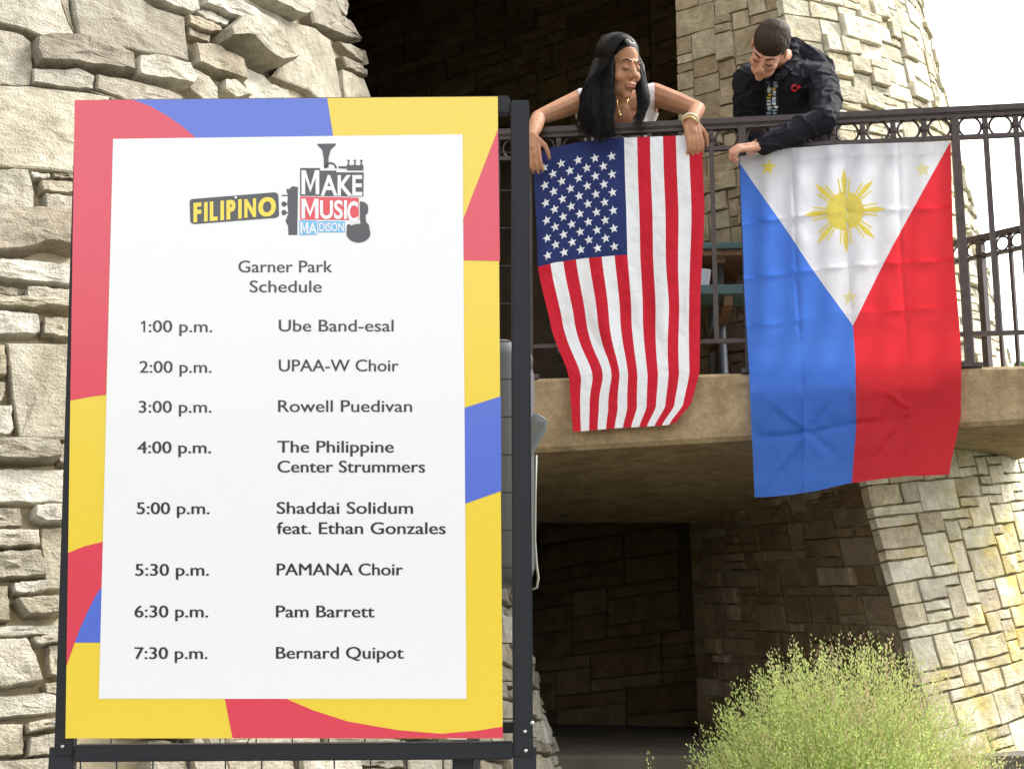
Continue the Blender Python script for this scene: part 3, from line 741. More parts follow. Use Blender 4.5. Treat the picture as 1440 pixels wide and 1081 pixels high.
decal('sun_disc', pts, flagPH, .0026, FN_Y, phc)
for k in range(8):
    a = k*math.pi/4; ca, sa = math.cos(a), math.sin(a)
    def q(rr, ww): return (sc_+(rr*ca-ww*sa)*ax_, tc_+(rr*sa+ww*ca)*ay_)
    decal('sun_ray', [q(24, -2.2), q(44, -4.2), q(60, 0), q(44, 4.2), q(24, 2.2)], flagPH, .0034, FN_Y, phc)
    for sg in (-1, 1):
        decal('sun_ray', [q(24, sg*6.5), q(46, sg*9.5), q(47, sg*7.8), q(24, sg*4)], flagPH, .0034, FN_Y, phc)
for (a, b, rot) in ((.135, .045, .25), (.865, .082, -.1), (.495, .452, 0)):
    decal('star', star_pts(a, b, 12.5*ax_, 12.5*ay_, rot), flagPH, .0022, FN_Y if a < .3 else FN_P, phc)

# ------------------------------------------------------------------ schedule poster on its display stand
PB = P(400, 1038, 3.0); TL = math.radians(4.6); YW = math.radians(-1.2)
ea = Vector((math.cos(YW), math.sin(YW), 0)); eb = (Vector((0, -math.sin(TL), math.cos(TL)))); eb = (eb-ea*eb.dot(ea)).normalized(); en = ea.cross(eb)   # en towards the camera
if en.y > 0: en = -en
def PP(px, py, off=0):
    d = ray(px, py); n = en; t = (PB+en*off-O).dot(n)/d.dot(n); return O+d*t
def ppoly(name, pts, off, mat, parent):
    return mesh(name, [PP(x, y, off) for x, y in pts], [tuple(range(len(pts)))], mat, parent)
stand = thing('display_stand', 'black steel display stand with wire grid panel holding the schedule poster', 'stand', (PB.x, PB.y+.03, 0))
def fr(x0, y0, x1, y1, wd, off=-.025, name='frame_tube', dp=.028):
    bm = bmesh.new(); a = PP(x0, y0, off); b = PP(x1, y1, off); add_bar(bm, a, b, wd, dp, en); bmesh.ops.bevel(bm, geom=bm.edges[:], offset=.003, segments=2, affect='EDGES'); return bmobj(name, bm, M_BLACK, stand)
fr(121, 147, 92, 1062, .040)                     # left upright
fr(731, 143, 736, 1062, .040)                    # right upright
fr(143.5, 155, 716.5, 149.5, .040)               # top tube
fr(107, 1058, 722, 1054, .034)                   # cross bar under the poster
for (a, b) in ((90, 737),):
    pass
for (x0, x1) in ((88.5, 88.5), (738, 738)):      # legs down to the pavement
    a = PP(x0, 1050, -.03); bm = bmesh.new()
    add_bar(bm, Vector((a.x, a.y+.005, a.z)), Vector((a.x, a.y+.005, .03)), .048, .034, en); bmobj('leg', bm, M_BLACK, stand)
    bm = bmesh.new(); add_bar(bm, Vector((a.x, a.y-.35, .025)), Vector((a.x, a.y+.35, .025)), .04, .034, (0, 0, 1)); bmobj('foot_bar', bm, M_BLACK, stand)
bm = bmesh.new(); add_bar(bm, PP(652, 1040, -.05), Vector((PP(652, 1040, -.05).x, PP(652, 1040, -.05).y+.03, .9)), .045, .02, en); bmobj('brace', bm, M_BLACK, stand)
bm = bmesh.new(); add_bar(bm, PP(700, 1022, -.05), PP(724, 1022, -.05), .022, .02, en); bmobj('bracket', bm, M_BLACK, stand)
for (x, y) in ((739, 1055), (748, 1016), (88, 1049), (76, 1015), (738, 1028)):
    bm = bmesh.new(); add_sphere(bm, PP(x, y, -.008), .0045, 2); bmobj('screw', bm, M_CHROME, stand, True)
bm = bmesh.new()
for k in range(13):
    x = 103+51*k+ (2 if k else 0)
    bm = bmesh.new(); add_tube(bm, [PP(min(x+12, 722) if k < 12 else 719, 160, -.038), PP(x if k < 12 else 722, 1050, -.038)], .0016, 5); bmobj('wire', bm, M_WIRE, stand)
    bm = bmesh.new(); 
    x = 103+51*k+10
    if x < 735: add_tube(bm, [PP(x, 1060, -.03), PP(x, 1330, -.03)], .0018, 5); bmobj('wire', bm, M_WIRE, stand)
    else: bm.free()
for k in range(18):
    y = 162+53*k; bm = bmesh.new(); add_tube(bm, [PP(120, y, -.041), PP(722, y, -.041)], .0016, 5); bmobj('wire', bm, M_WIRE, stand)
bm = bmesh.new(); add_tube(bm, [PP(721, 330, -.03), PP(720, 520, -.03), PP(722, 1000, -.03)], .002, 5); bmobj('wire', bm, M_WIRE, stand)
bm = bmesh.new(); add_tube(bm, [PP(352, 1036, -.01), PP(345, 1048, -.015)], .0015, 5); bmobj('hook', bm, M_WIRE, stand)

poster = thing('schedule_poster', 'large event schedule poster with a red, blue and yellow border on the black stand', 'poster', tuple(PB))
q0 = [(105, 141), (700, 136), (707, 1037.5), (92, 1037.5)]
v = [PP(x, y, 0) for x, y in q0]+[PP(x, y, -.004) for x, y in q0]
mesh('backing_sheet', v, [(0, 1, 2, 3), (7, 6, 5, 4), (0, 4, 5, 1), (1, 5, 6, 2), (2, 6, 7, 3), (3, 7, 4, 0)], PR_Y, poster)
e1 = .0006
ppoly('red_shape', [(105, 141), (186, 140.4), (210, 149), (235, 163), (255, 177), (273, 192), (278, 196.5), (159, 197), (149, 555), (125, 558), (98.9, 563)], e1, PR_R, poster)
ppoly('blue_shape', [(186, 140.4), (460, 138.2), (469, 196), (278, 196.5), (273, 192), (255, 177), (235, 163), (210, 149)], e1, PR_B, poster)
ppoly('red_shape', [(700.3, 182), (703, 367), (650, 366), (650, 312)], e1, PR_R, poster)
ppoly('blue_shape', [(651, 574), (704.4, 557), (705, 690), (651, 709)], e1, PR_B, poster)
ppoly('red_shape', [(316, 981), (400, 981), (440, 998), (490, 1014), (560, 1026), (620, 1031), (670, 1027), (707, 1021), (707, 1037.2), (327, 1037.2)], e1, PR_R, poster)
ppoly('red_shape', [(95.8, 777), (118, 768), (146, 761), (146, 820), (134, 838), (123, 860), (113, 882), (105, 903), (93.5, 936)], e1, PR_R, poster)
ppoly('blue_shape', [(146, 820), (146, 903), (105, 903), (113, 882), (123, 860), (134, 838)], e1+.0001, PR_B, poster)
panel = ppoly('white_panel', [(159, 195.5), (650.5, 189), (656, 982), (139, 982)], .0012, PR_W, poster)
def text(s, x0, x1, base, cap, mat, parent=panel, off=.0018, bold=.0, skew=0.0, shear_y=0.0, name='text_line', capref=None, dup=0):
    cu = bpy.data.curves.new('t', 'FONT'); cu.body = s; cu.offset = bold; cu.resolution_u = 4
    o = bpy.data.objects.new('t', cu); C.objects.link(o); dg = bpy.context.evaluated_depsgraph_get(); dg.update()
    me = bpy.data.meshes.new_from_object(o.evaluated_get(dg)); bpy.data.objects.remove(o); bpy.data.curves.remove(cu)
    xsv = [v.co.x for v in me.vertices]; a, b = min(xsv), max(xsv); H = .729 if capref is None else capref
    ysc = cap/H
    for v in me.vertices:
        X = x0+(v.co.x-a)/(b-a)*(x1-x0); Y = base-v.co.y*ysc+shear_y*(X-x0)
        v.co = PP(X, Y, off)
    if dup:
        m2 = me.copy(); m2.name = 'text_line'
        for v in m2.vertices: v.co = v.co + ea*dup/670 - en*0 + (O-v.co).normalized()*.00012
        bm = bmesh.new(); bm.from_mesh(me); bm.from_mesh(m2); bpy.data.meshes.remove(m2); bm.to_mesh(me); bm.free()
    return link(name, me, mat, parent)
for s, x0, x1, b in (("Garner Park", 335, 467, 383), ("Schedule", 351, 452, 411), (":00 p.m.", 209, 298, 467), ("2:00 p.m.", 196, 297, 524), ("3:00 p.m.", 195, 297, 580), ("4:00 p.m.", 193, 296, 637), ("5:00 p.m.", 192, 294, 722.5), ("5:30 p.m.", 190, 293, 809), ("6:30 p.m.", 189, 292, 867.5), ("7:30 p.m.", 189, 291, 926),
    ("Ube Band-esal", 392, 553, 466), ("UPAA-W Choir", 392, 560, 522), ("Rowell Puedivan", 391, 579, 579), ("The Philippine", 390, 553, 636), ("Center Strummers", 390, 597, 664), ("Shaddai Solidum", 389, 580, 722), ("feat. Ethan Gonzales", 389, 626, 750.5), ("PAMANA Choir", 389, 566, 808.5), ("Pam Barrett", 388, 526, 867.5), ("Bernard Quipot", 388, 567, 925.5)):
    text(s, x0, x1, b, 17.6, PR_K, dup=.55 if b < 600 else .9)
# logo
mesh('text_line', [PP(x, y, .0018) for x, y in [(201.8, 451), (204.2, 451), (204.2, 467), (201.6, 467), (201.6, 454.2), (198.4, 456.2), (198.0, 454)]], [(0, 1, 2, 3, 4, 5, 6)], PR_K, panel)
def lg(pts, mat, off=.0018, name='logo_shape'): return ppoly(name, pts, off, mat, panel)
def disc(cx, cy, rx, ry, mat, off=.0018, n=20, a0=0, a1=2*math.pi, name='logo_shape'):
    return lg([(cx+rx*math.cos(a0+(a1-a0)*k/n), cy+ry*math.sin(a0+(a1-a0)*k/n)) for k in range(n)], mat, off, name)
def arcband(cx, cy, r0, r1, a0, a1, mat, n=12, off=.0018):
    vv = []; ff = []
    for k in range(n+1):
        a = a0+(a1-a0)*k/n
        vv += [PP(cx+r0*math.cos(a), cy+r0*math.sin(a), off), PP(cx+r1*math.cos(a), cy+r1*math.sin(a), off)]
    for k in range(n): ff.append((2*k, 2*k+1, 2*k+3, 2*k+2))
    return mesh('logo_shape', vv, ff, mat, panel)
def mglyph(x0, x1, base, h, w_, mat, off):
    xm = (x0+x1)/2; t_ = base-h
    for q in ([(x0, t_), (x0+w_, t_), (x0+w_, base), (x0, base)], [(x1-w_, t_), (x1, t_), (x1, base), (x1-w_, base)]): lg(q, mat, off, 'logo_text')
    lg([(x0+w_*.3, t_), (x0+w_*1.15, t_), (xm, base-h*.34), (xm, base-h*.08)], mat, off+.0001, 'logo_text'); lg([(x1-w_*.3, t_), (xm, base-h*.08), (xm, base-h*.34), (x1-w_*1.15, t_)], mat, off+.0002, 'logo_text')
bx = [(270, 280), (386, 270.5), (390, 272), (391.5, 275), (392.5, 302), (391, 305), (388, 306.5), (273, 315.3), (269, 314), (267.5, 311), (266.5, 284), (267.5, 281.5)]
lg(bx, PR_G)
for s_, a_, b_ in (('F', 272, 284), ('I', 286, 293), ('L', 295, 307), ('I', 309, 316), ('P', 318.5, 332), ('I', 334, 341), ('N', 343.5, 361), ('O', 363, 389)):
    text(s_, a_ + (1 if s_ == 'I' else 0), b_-(1 if s_ == 'I' else 2.4), 311.6-.082*(a_-272), 26.5 if s_ != 'O' else 26, PR_YT, off=.0024, bold=.035 if s_ != 'N' else .02, shear_y=-.082, name='logo_text', dup=1.6 if s_ != 'I' else 0)
disc(331.5, 277.5, 1.8, 1.8, PR_W, .0024)
lg([(445.5, 202.5), (473, 202), (471.5, 205), (465, 211), (462, 222), (462, 236), (455.5, 236), (455, 222), (453, 211), (447, 205)], PR_G)
arcband(465, 237, 6, 8.8, -math.pi, 0, PR_G)
lg([(476, 234), (488, 234), (488, 232.5), (511, 232.5), (511, 240), (488, 240), (488, 237.5), (476, 237)], PR_G)
for x in (490, 499, 508):
    lg([(x-1, 226), (x+1, 226), (x+1, 231), (x+3, 234), (x-3, 234), (x-1, 231)], PR_G, .0020); lg([(x-2, 225), (x+2, 225), (x+2, 226.6), (x-2, 226.6)], PR_G, .0022)
lg([(422, 236.5), (450, 236.5), (450, 240), (473, 240), (473, 242.5), (511.5, 242.5), (511, 276.5), (505, 276.5), (422, 275.5)], PR_G)
lg([(422, 276.5), (504.5, 278), (504.5, 309.5), (422, 309)], PR_MR)
lg([(421, 310), (446, 310.5), (446, 330), (421, 331)], PR_LB)
lg([(447.5, 311), (485, 311), (485, 327), (447.5, 327)], PR_LB, .0016)
mglyph(424, 449, 273.5, 34, 5.2, PR_W, .0024); text('AKE', 451, 509.5, 274.5, 29, PR_W, off=.0024, bold=.025, name='logo_text')
mglyph(424, 448, 307.5, 28, 5.0, PR_W, .0024); text('USI', 450, 488, 307, 26, PR_W, off=.0024, bold=.025, name='logo_text'); text('C', 488.5, 503.5, 311.5, 29, PR_W, off=.0026, bold=.03, name='logo_text')
mglyph(422.5, 433.5, 328.5, 16, 2.4, PR_W, .0024); text('A', 434, 445.5, 328.5, 16, PR_W, off=.0024, bold=.015, name='logo_text'); text('DISON', 449, 483.5, 325, 12, PR_W, off=.0024, bold=.015, name='logo_text')
lg([(403, 265), (406, 266.5), (411, 262), (419, 263), (418, 330.5), (405.5, 330.5), (405, 318), (401.5, 311), (405.5, 300), (404, 285), (405, 275), (403, 269)], PR_G)
for y in (275, 287, 299): disc(399.3, y, 3.6, 3.8 if y > 280 else 1.0, PR_G); lg([(402, y-.8), (405.5, y-.8), (405.5, y+.8), (402, y+.8)], PR_G, .0021)
lg([(506, 283), (512, 284), (517, 288), (518, 294), (517, 300), (514, 303), (515, 312), (519, 317), (514, 319), (507, 318), (506, 305)], PR_G)
disc(504, 328, 17, 13.3, PR_G, .0020); lg([(487, 328), (488, 316), (492, 315), (495, 319), (501, 317), (503, 315), (504, 320)], PR_G, .0022); lg([(504, 320), (513, 318), (518.5, 315), (520.5, 328)], PR_G, .0023)

# ------------------------------------------------------------------ loudspeaker on a pole behind the stand
M_SPK = plain('grey_plastic_shell', (.055, .058, .062), .45, bump=.3, bscale=300, var=.08); M_CAB = plain('pale_cable', (.22, .23, .19), .5)
c = P(668, 655, 3.9)
spk = thing('loudspeaker', 'tall grey plastic loudspeaker behind the right post of the display stand', 'speaker', (c.x, c.y, c.z-.36))
bm = bmesh.new(); add_box(bm, c, (.305, .34, .66), Matrix.Rotation(-.12, 3, 'Z'), .055); bmobj('shell', bm, M_SPK, spk, True)
bm = bmesh.new(); add_box(bm, P(741, 510, 3.84), (.03, .10, .035), None, .012); bmobj('handle', bm, M_SPK, spk)
bm = bmesh.new(); add_box(bm, P(741, 625, 3.8), (.05, .14, .16), Matrix.Rotation(.5, 3, 'Y'), .018); bmobj('horn_flare', bm, plain('light_grey_plastic', (.09, .10, .105), .45), spk)
bm = bmesh.new(); add_tube(bm, [P(754, 640, 3.8), P(752.5, 700, 3.8), P(752, 760, 3.8), P(754.5, 795, 3.8), P(757, 812, 3.8), P(755, 826, 3.8), P(749, 828, 3.8)], .0034); bmobj('cable', bm, M_CAB, spk, True)
sst = thing('speaker_stand', 'black tripod pole carrying the grey loudspeaker, hidden behind the poster', 'speaker stand', (c.x, c.y, 0))
bm = bmesh.new(); add_tube(bm, [(c.x, c.y, .15), (c.x, c.y, c.z-.33)], .018); bmobj('pole', bm, M_BLACK, sst)
for k in range(3):
    a = k*2.1+.5; bm = bmesh.new(); add_tube(bm, [(c.x, c.y, .8), (c.x+.5*math.cos(a), c.y+.3*math.sin(a)-.1, .02)], .012); bmobj('leg', bm, M_BLACK, sst)

# ------------------------------------------------------------------ people
def frame(fwd, up):
    f = Vector(fwd).normalized(); u = Vector(up); u = (u-f*u.dot(f)).normalized(); r_ = f.cross(u)
    return Matrix((r_, f, u)).transposed()                  # columns: right, forward, up
def head_lumps(bm, c, M, s, male=False, neck=None):
    def W(x, y, z): return Vector(c)+M @ (Vector((x, y, z))*s)
    def el(x, y, z, a, b, d): add_sphere(bm, W(x, y, z), 1, 3, (a*s, b*s, d*s), M)
    el(0, -.018, .045, .074, .094, .078); el(0, .022, -.015, .061, .070, .092); el(0, .030, -.070, .048, .052, .042)
    if male: el(0, .035, -.078, .053, .050, .038)
    el(0, .072, -.100, .019, .018, .017)
    add_cone(bm, W(0, .088, .016), W(0, .113, -.020), .0085*s, .0125*s)
    for q in (-1, 1):
        add_sphere(bm, W(q*.012, .101, -.026), .0085*s, 2)
        el(q*.036, .060, -.028, .024, .024, .026)
        add_cone(bm, W(q*.012, .084, .030), W(q*.044, .068, .030), .009*s, .008*s)
        add_sphere(bm, W(q*.030, .078, .008), .0125*s, 2)
        el(q*.075, -.008, -.002, .008, .016, .027)
    add_cone(bm, W(-.018, .091, -.055), W(.018, .091, -.055), .0075*s, .0075*s); add_cone(bm, W(-.015, .090, -.066), W(.015, .090, -.066), .008*s, .008*s)
    return W
def face_parts(W, M, s, parent, lipmat, browmat):
    bm = bmesh.new(); add_cone(bm, W(-.017, .0945, -.0555), W(.017, .0945, -.0555), .0042*s, .0042*s); add_cone(bm, W(-.013, .0935, -.0655), W(.013, .0935, -.0655), .0052*s, .0052*s)
    bmobj('lips', bm, lipmat, parent, True)
    for q in (-1, 1):
        bm = bmesh.new(); add_tube(bm, [W(q*.018, .0905, .001), W(q*.030, .0935, -.0025), W(q*.043, .083, .001)], .0022*s, 6); bmobj('eyelashes', bm, M_LASH, parent)
        bm = bmesh.new(); add_tube(bm, [W(q*.013, .0975, .032), W(q*.030, .0935, .038), W(q*.047, .076, .033)], [.0028*s, .0034*s, .0015*s], 6); bmobj('eyebrow', bm, browmat, parent)
def hand(bm, wrist, d, palm_n, s=1.0, curl=(0.5, 0.9, .7), spread=.05, side=1):
    """wrist point, d towards the fingers, palm_n out of the palm, side=+1 puts the thumb on the +x side"""
    d = Vector(d).normalized(); n = Vector(palm_n); n = (n-d*n.dot(d)).normalized(); x = d.cross(n)*side
    w0 = Vector(wrist)
    for q in (-.026, -.009, .009, .026): add_cone(bm, w0+x*q*.75*s+d*.012*s, w0+x*q*s*1.05+d*.085*s, .0145*s, .0105*s)
    add_cone(bm, w0, w0+d*.05*s, .022*s, .02*s)
    for k, (q, L) in enumerate(((.028, .072), (.0095, .082), (-.0095, .076), (-.028, .060))):
        p = w0+x*q*s+d*.088*s; dd = (d+x*q/.03*spread).normalized(); ang = 0
        for m, seg in enumerate((.45, .32, .23)):
            ang += curl[m]; v = dd*math.cos(ang)+n*math.sin(ang); e = p+v*L*seg*s; r0 = (.0092, .0083, .0075)[m]*s; add_cone(bm, p, e, r0, r0*.92); p = e
    p = w0+x*.026*s+d*.02*s; a = p+(x*.7+d*.7+n*.35).normalized()*.038*s; b = a+(x*.25+d*.85+n*.5).normalized()*.032*s; e = b+(d*.8+n*.6).normalized()*.024*s
    add_cone(bm, p, a, .0145*s, .0115*s); add_cone(bm, a, b, .0112*s, .0098*s); add_cone(bm, b, e, .0098*s, .008*s)
def lump_chain(bm, ch):
    for (a, ra), (b, rb) in zip(ch, ch[1:]): add_cone(bm, a, b, ra, rb)
def body_obj(name, bm, mat, parent, voxel=.0045, sm=3):
    me = blend(bm, voxel, sm); return link(name, me, mat, parent, True)

# ---- woman
wo = thing('person', 'woman with long black hair in a white sleeveless top, above the striped flag', 'person', (.5, 6.5, ZT))
HW = Vector(P(871, 96, 6.03)); MW = frame((.50, -.74, -.40), (.06, -.35, .95)); sW = 1.13
bm = bmesh.new(); WW = head_lumps(bm, HW, MW, sW)
nb = P(868, 140, 6.19)
lump_chain(bm, [(WW(0, -.03, -.04), .055), (nb, .056)])
sL, sR = P(817, 142, 6.24), P(921, 134, 6.23); ch_ = P(868, 175, 6.25); pel = Vector((P(866, 200, 6.5).x, 6.55, 3.74))
def torso(bm, k=0.0, low=True):
    lump_chain(bm, [(sL, .052+k), (nb+Vector((0, .03, -.035)), .062+k), (sR, .052+k)])
    lump_chain(bm, [(nb+Vector((0, .03, -.05)), .075+k), (ch_+Vector((0, .06, 0)), .105+k), (pel+Vector((0, 0, .16)), .095+k), (pel, .115+k)])
    lump_chain(bm, [(sL+Vector((.04, .04, -.05)), .06+k), (ch_+Vector((-.055, .05, -.05)), .085+k), (pel+Vector((-.06, 0, .1)), .09+k)])
    lump_chain(bm, [(sR+Vector((-.04, .04, -.05)), .06+k), (ch_+Vector((.055, .05, -.05)), .085+k), (pel+Vector((.06, 0, .1)), .09+k)])
    for q in (-.07, .07): add_sphere(bm, ch_+Vector((q, -.025, -.015)), .062+k, 3)
torso(bm)
eL, wL, hL = P(757, 166, 6.13), P(748, 192, 6.00), P(750, 200, 5.985)
eR, wR = P(981, 154, 6.10), P(971, 172, 6.0)
lump_chain(bm, [(sL+Vector((0, 0, .004)), .051), (sL.lerp(eL, .5), .046), (eL, .035), (eL.lerp(wL, .4), .036), (wL, .024)])
lump_chain(bm, [(sR+Vector((0, 0, .004)), .053), (sR.lerp(eR, .5), .049), (eR, .037), (eR.lerp(wR, .4), .036), (wR, .025)])
hand(bm, wL, (.05, -.05, -1), (.25, .9, -.1), 1.05, (.25, .45, .4), side=1)
hand(bm, wR, (.16, -.25, -1), (-.1, .95, -.25), 1.1, (.45, .6, .5), side=1)
for q in (-.08, .08):
    lump_chain(bm, [(pel+Vector((q, 0, -.02)), .105), (pel+Vector((q, -.02, -.45)), .066), (Vector((pel.x+q, 6.56, ZT+.09)), .045)])
body_obj('body', bm, M_SKW, wo, .0042, 3)
face_parts(WW, MW, sW, wo, M_LIPW, M_HAIRW)
bm = bmesh.new(); torso(bm, .008); me = blend(bm, .006, 4)
keep = []
for v in me.vertices:
    x, y = proj(v.co)
    dead = v.co.z < pel.z+.02
    if 824 < x < 903 and y < 181-abs(x-872)*.20 and v.co.y < 6.5: dead = True
    if (x < 812 or x > 921) and y < 158: dead = True
    if v.co.y > 6.33 and y < 150: dead = True
    keep.append(not dead)
idx = {}; nv = []; nf = []
for v in me.vertices:
    if keep[v.index]: idx[v.index] = len(nv); nv.append(v.co.copy())
for p in me.polygons:
    if all(keep[i] for i in p.vertices): nf.append([idx[i] for i in p.vertices])
mesh('tank_top', nv, nf, M_TANK, wo, True)

bm = bmesh.new(); add_sphere(bm, pel, .125, 3, (1.25, .95, .9))
for q in (-.08, .08): lump_chain(bm, [(pel+Vector((q, 0, -.02)), .115), (pel+Vector((q, -.02, -.45)), .076), (Vector((pel.x+q, 6.56, ZT+.12)), .058)])
body_obj('jeans', bm, M_JEANS, wo, .01, 4)
for q in (-.08, .08):
    bm = bmesh.new(); add_cone(bm, (pel.x+q, 6.6, ZT+.045), (pel.x+q, 6.45, ZT+.035), .042, .032); bmobj('shoe', bm, M_SHOE, wo, True)
# hair: mass plus loose strands
bm = bmesh.new()
def Wl(x, y, z): return WW(x, y, z)
add_sphere(bm, WW(0, -.030, .058), 1, 3, (.086*sW, .098*sW, .082*sW), MW)
add_sphere(bm, WW(-.0, -.055, .0), 1, 3, (.082*sW, .078*sW, .10*sW), MW)
hl = [[(866, 70, 6.05, .050), (856, 80, 6.04, .050), (845, 96, 6.02, .050), (836, 125, 6.0, .053), (835, 158, 5.985, .052), (842, 182, 5.975, .028), (846, 193, 5.972, .012)],
      [(862, 72, 5.99, .030), (856, 100, 5.97, .034), (853, 130, 5.97, .034), (853, 165, 5.965, .030), (856, 188, 5.965, .012)],
      [(850, 84, 6.06, .030), (838, 104, 6.05, .034), (827, 132, 6.04, .036), (822, 165, 6.02, .034), (828, 184, 6.0, .018)],
      [(884, 66, 6.03, .034), (895, 86, 6.05, .024), (900, 112, 6.04, .026), (905, 140, 6.02, .028), (902, 158, 6.01, .020), (896, 170, 6.0, .007)]]
for chn in hl: lump_chain(bm, [(P(a, b, c_), r0) for a, b, c_, r0 in chn])
body_obj('hair', bm, M_HAIRW, wo, .005, 22)
bm = bmesh.new(); rr = random.Random(2)
def crom(p, q):
    n = len(p)-1; x = q*n; i = min(int(x), n-1); f = x-i
    a, b, c, d = p[max(i-1, 0)], p[i], p[i+1], p[min(i+2, n)]
    return .5*((2*b)+(c-a)*f+(2*a-5*b+4*c-d)*f*f+(3*b-a-3*c+d)*f*f*f)
for k in range(900):
    w_ = k % 6; sd_ = 1
    if w_ < 2: chn = hl[0][2:]; 
    elif w_ == 2: chn = hl[1][1:]
    elif w_ == 3: chn = hl[2][2:]
    elif w_ == 4: chn = hl[1][1:]
    else: chn = hl[3][1:]; sd_ = -1
    yy = rr.uniform(-.07, .082); a0 = rr.uniform(math.pi*.95, math.pi*2.05); q = rr.uniform(.95, 1.10)
    ctl = [WW(sd_*rr.uniform(.0, .012), yy, .136-4.6*yy*yy), WW(sd_*.052, yy*1.05, .118), WW(sd_*.084, yy*.9, .066), WW(sd_*.090, yy*.75, .02)]
    if sd_ < 0: yy = -abs(yy); ctl = [WW(-.004, yy*.6, .130), WW(-.046, yy, .112), WW(-.074, yy, .066)]
    for (a, b, c_, r0) in chn[(1 if sd_ > 0 else 0):]: ctl.append(P(a, b, c_)+Vector((math.cos(a0)*r0*q, math.sin(a0)*r0*q, 0)))
    ctl[-1] += Vector((rr.uniform(-.025, .02), rr.uniform(-.01, .01), rr.uniform(-.035, .012)))
    pr = [crom(ctl, i/13) for i in range(14)]
    add_tube(bm, pr, [.0007]*13+[.0003], 3, False)
tag(bmobj('hair_strands', bm, M_HAIRW, wo, True), kind='stuff')
M_GOLD = plain('gold', (.75, .55, .25), .25, metal=1); M_BEAD = plain('pale_beads', (.62, .52, .36), .4)
bm = bmesh.new(); ax = (wR-eR).normalized()
add_torus(bm, wR+Vector((0, 0, .004)), .034, .008, ax=ax); bmobj('bracelet', bm, M_BEAD, wo, True)
bm = bmesh.new(); add_torus(bm, wR+ax*.016, .033, .0035, ax=ax); bmobj('bracelet', bm, M_GOLD, wo, True)
bm = bmesh.new(); add_tube(bm, [P(868, 140, 6.08), P(869, 150, 6.09), P(871, 158, 6.095), P(874, 160, 6.095), P(880, 150, 6.09), P(884, 138, 6.09)], .0016, 5); add_sphere(bm, P(872, 162, 6.088), .006, 2); bmobj('necklace', bm, M_GOLD, wo, True)

# ---- man
mo = thing('person', 'man with short dark hair in a black jacket, forearm over the railing', 'person', (1.3, 6.5, ZT))
HM = Vector(P(1081, 70, 6.0)); MM = frame((-.40, -.34, -.85), (.04, -.92, .37)); sM = 1.04
bm = bmesh.new(); WM = head_lumps(bm, HM, MM, sM, True)
nbm = P(1106, 88, 6.16)
lump_chain(bm, [(WM(0, -.03, -.03), .056), (nbm, .055)])
mL, mR = P(1056, 112, 6.20), P(1150, 112, 6.20)
melL, mwL = P(1048, 172, 6.30), P(1066, 205, 6.16)
melR, mwR = P(1154, 170, 5.955), P(1068, 206, 5.92)
pm = Vector((P(1160, 200, 6.5).x, 6.55, 3.76)); chm = P(1102, 160, 6.30)
lump_chain(bm, [(mL, .05), (nbm+Vector((0, .04, -.05)), .07), (mR, .05)]); lump_chain(bm, [(nbm+Vector((0, .04, -.05)), .08), (chm+Vector((0, .05, 0)), .09), (pm, .09)])
lump_chain(bm, [(mR, .045), (melR, .035), (mwR, .026)]); lump_chain(bm, [(mL, .045), (melL, .035), (mwL, .026)])
hand(bm, mwR, (-1, -.10, -.12), (.05, .55, -.75), 1.06, (.55, 1.0, .8), side=-1)
hand(bm, mwL, (-.2, -.5, -.8), (.3, .8, -.3), 1.05, (.5, .9, .7), side=1)
for q in (-.1, .1): lump_chain(bm, [(pm+Vector((q, 0, -.02)), .09), (Vector((pm.x+q, 6.56, ZT+.09)), .045)])
body_obj('body', bm, M_SKM, mo, .0042, 3)
face_parts(WM, MM, sM, mo, M_LIPM, M_HAIRM)
bm = bmesh.new()
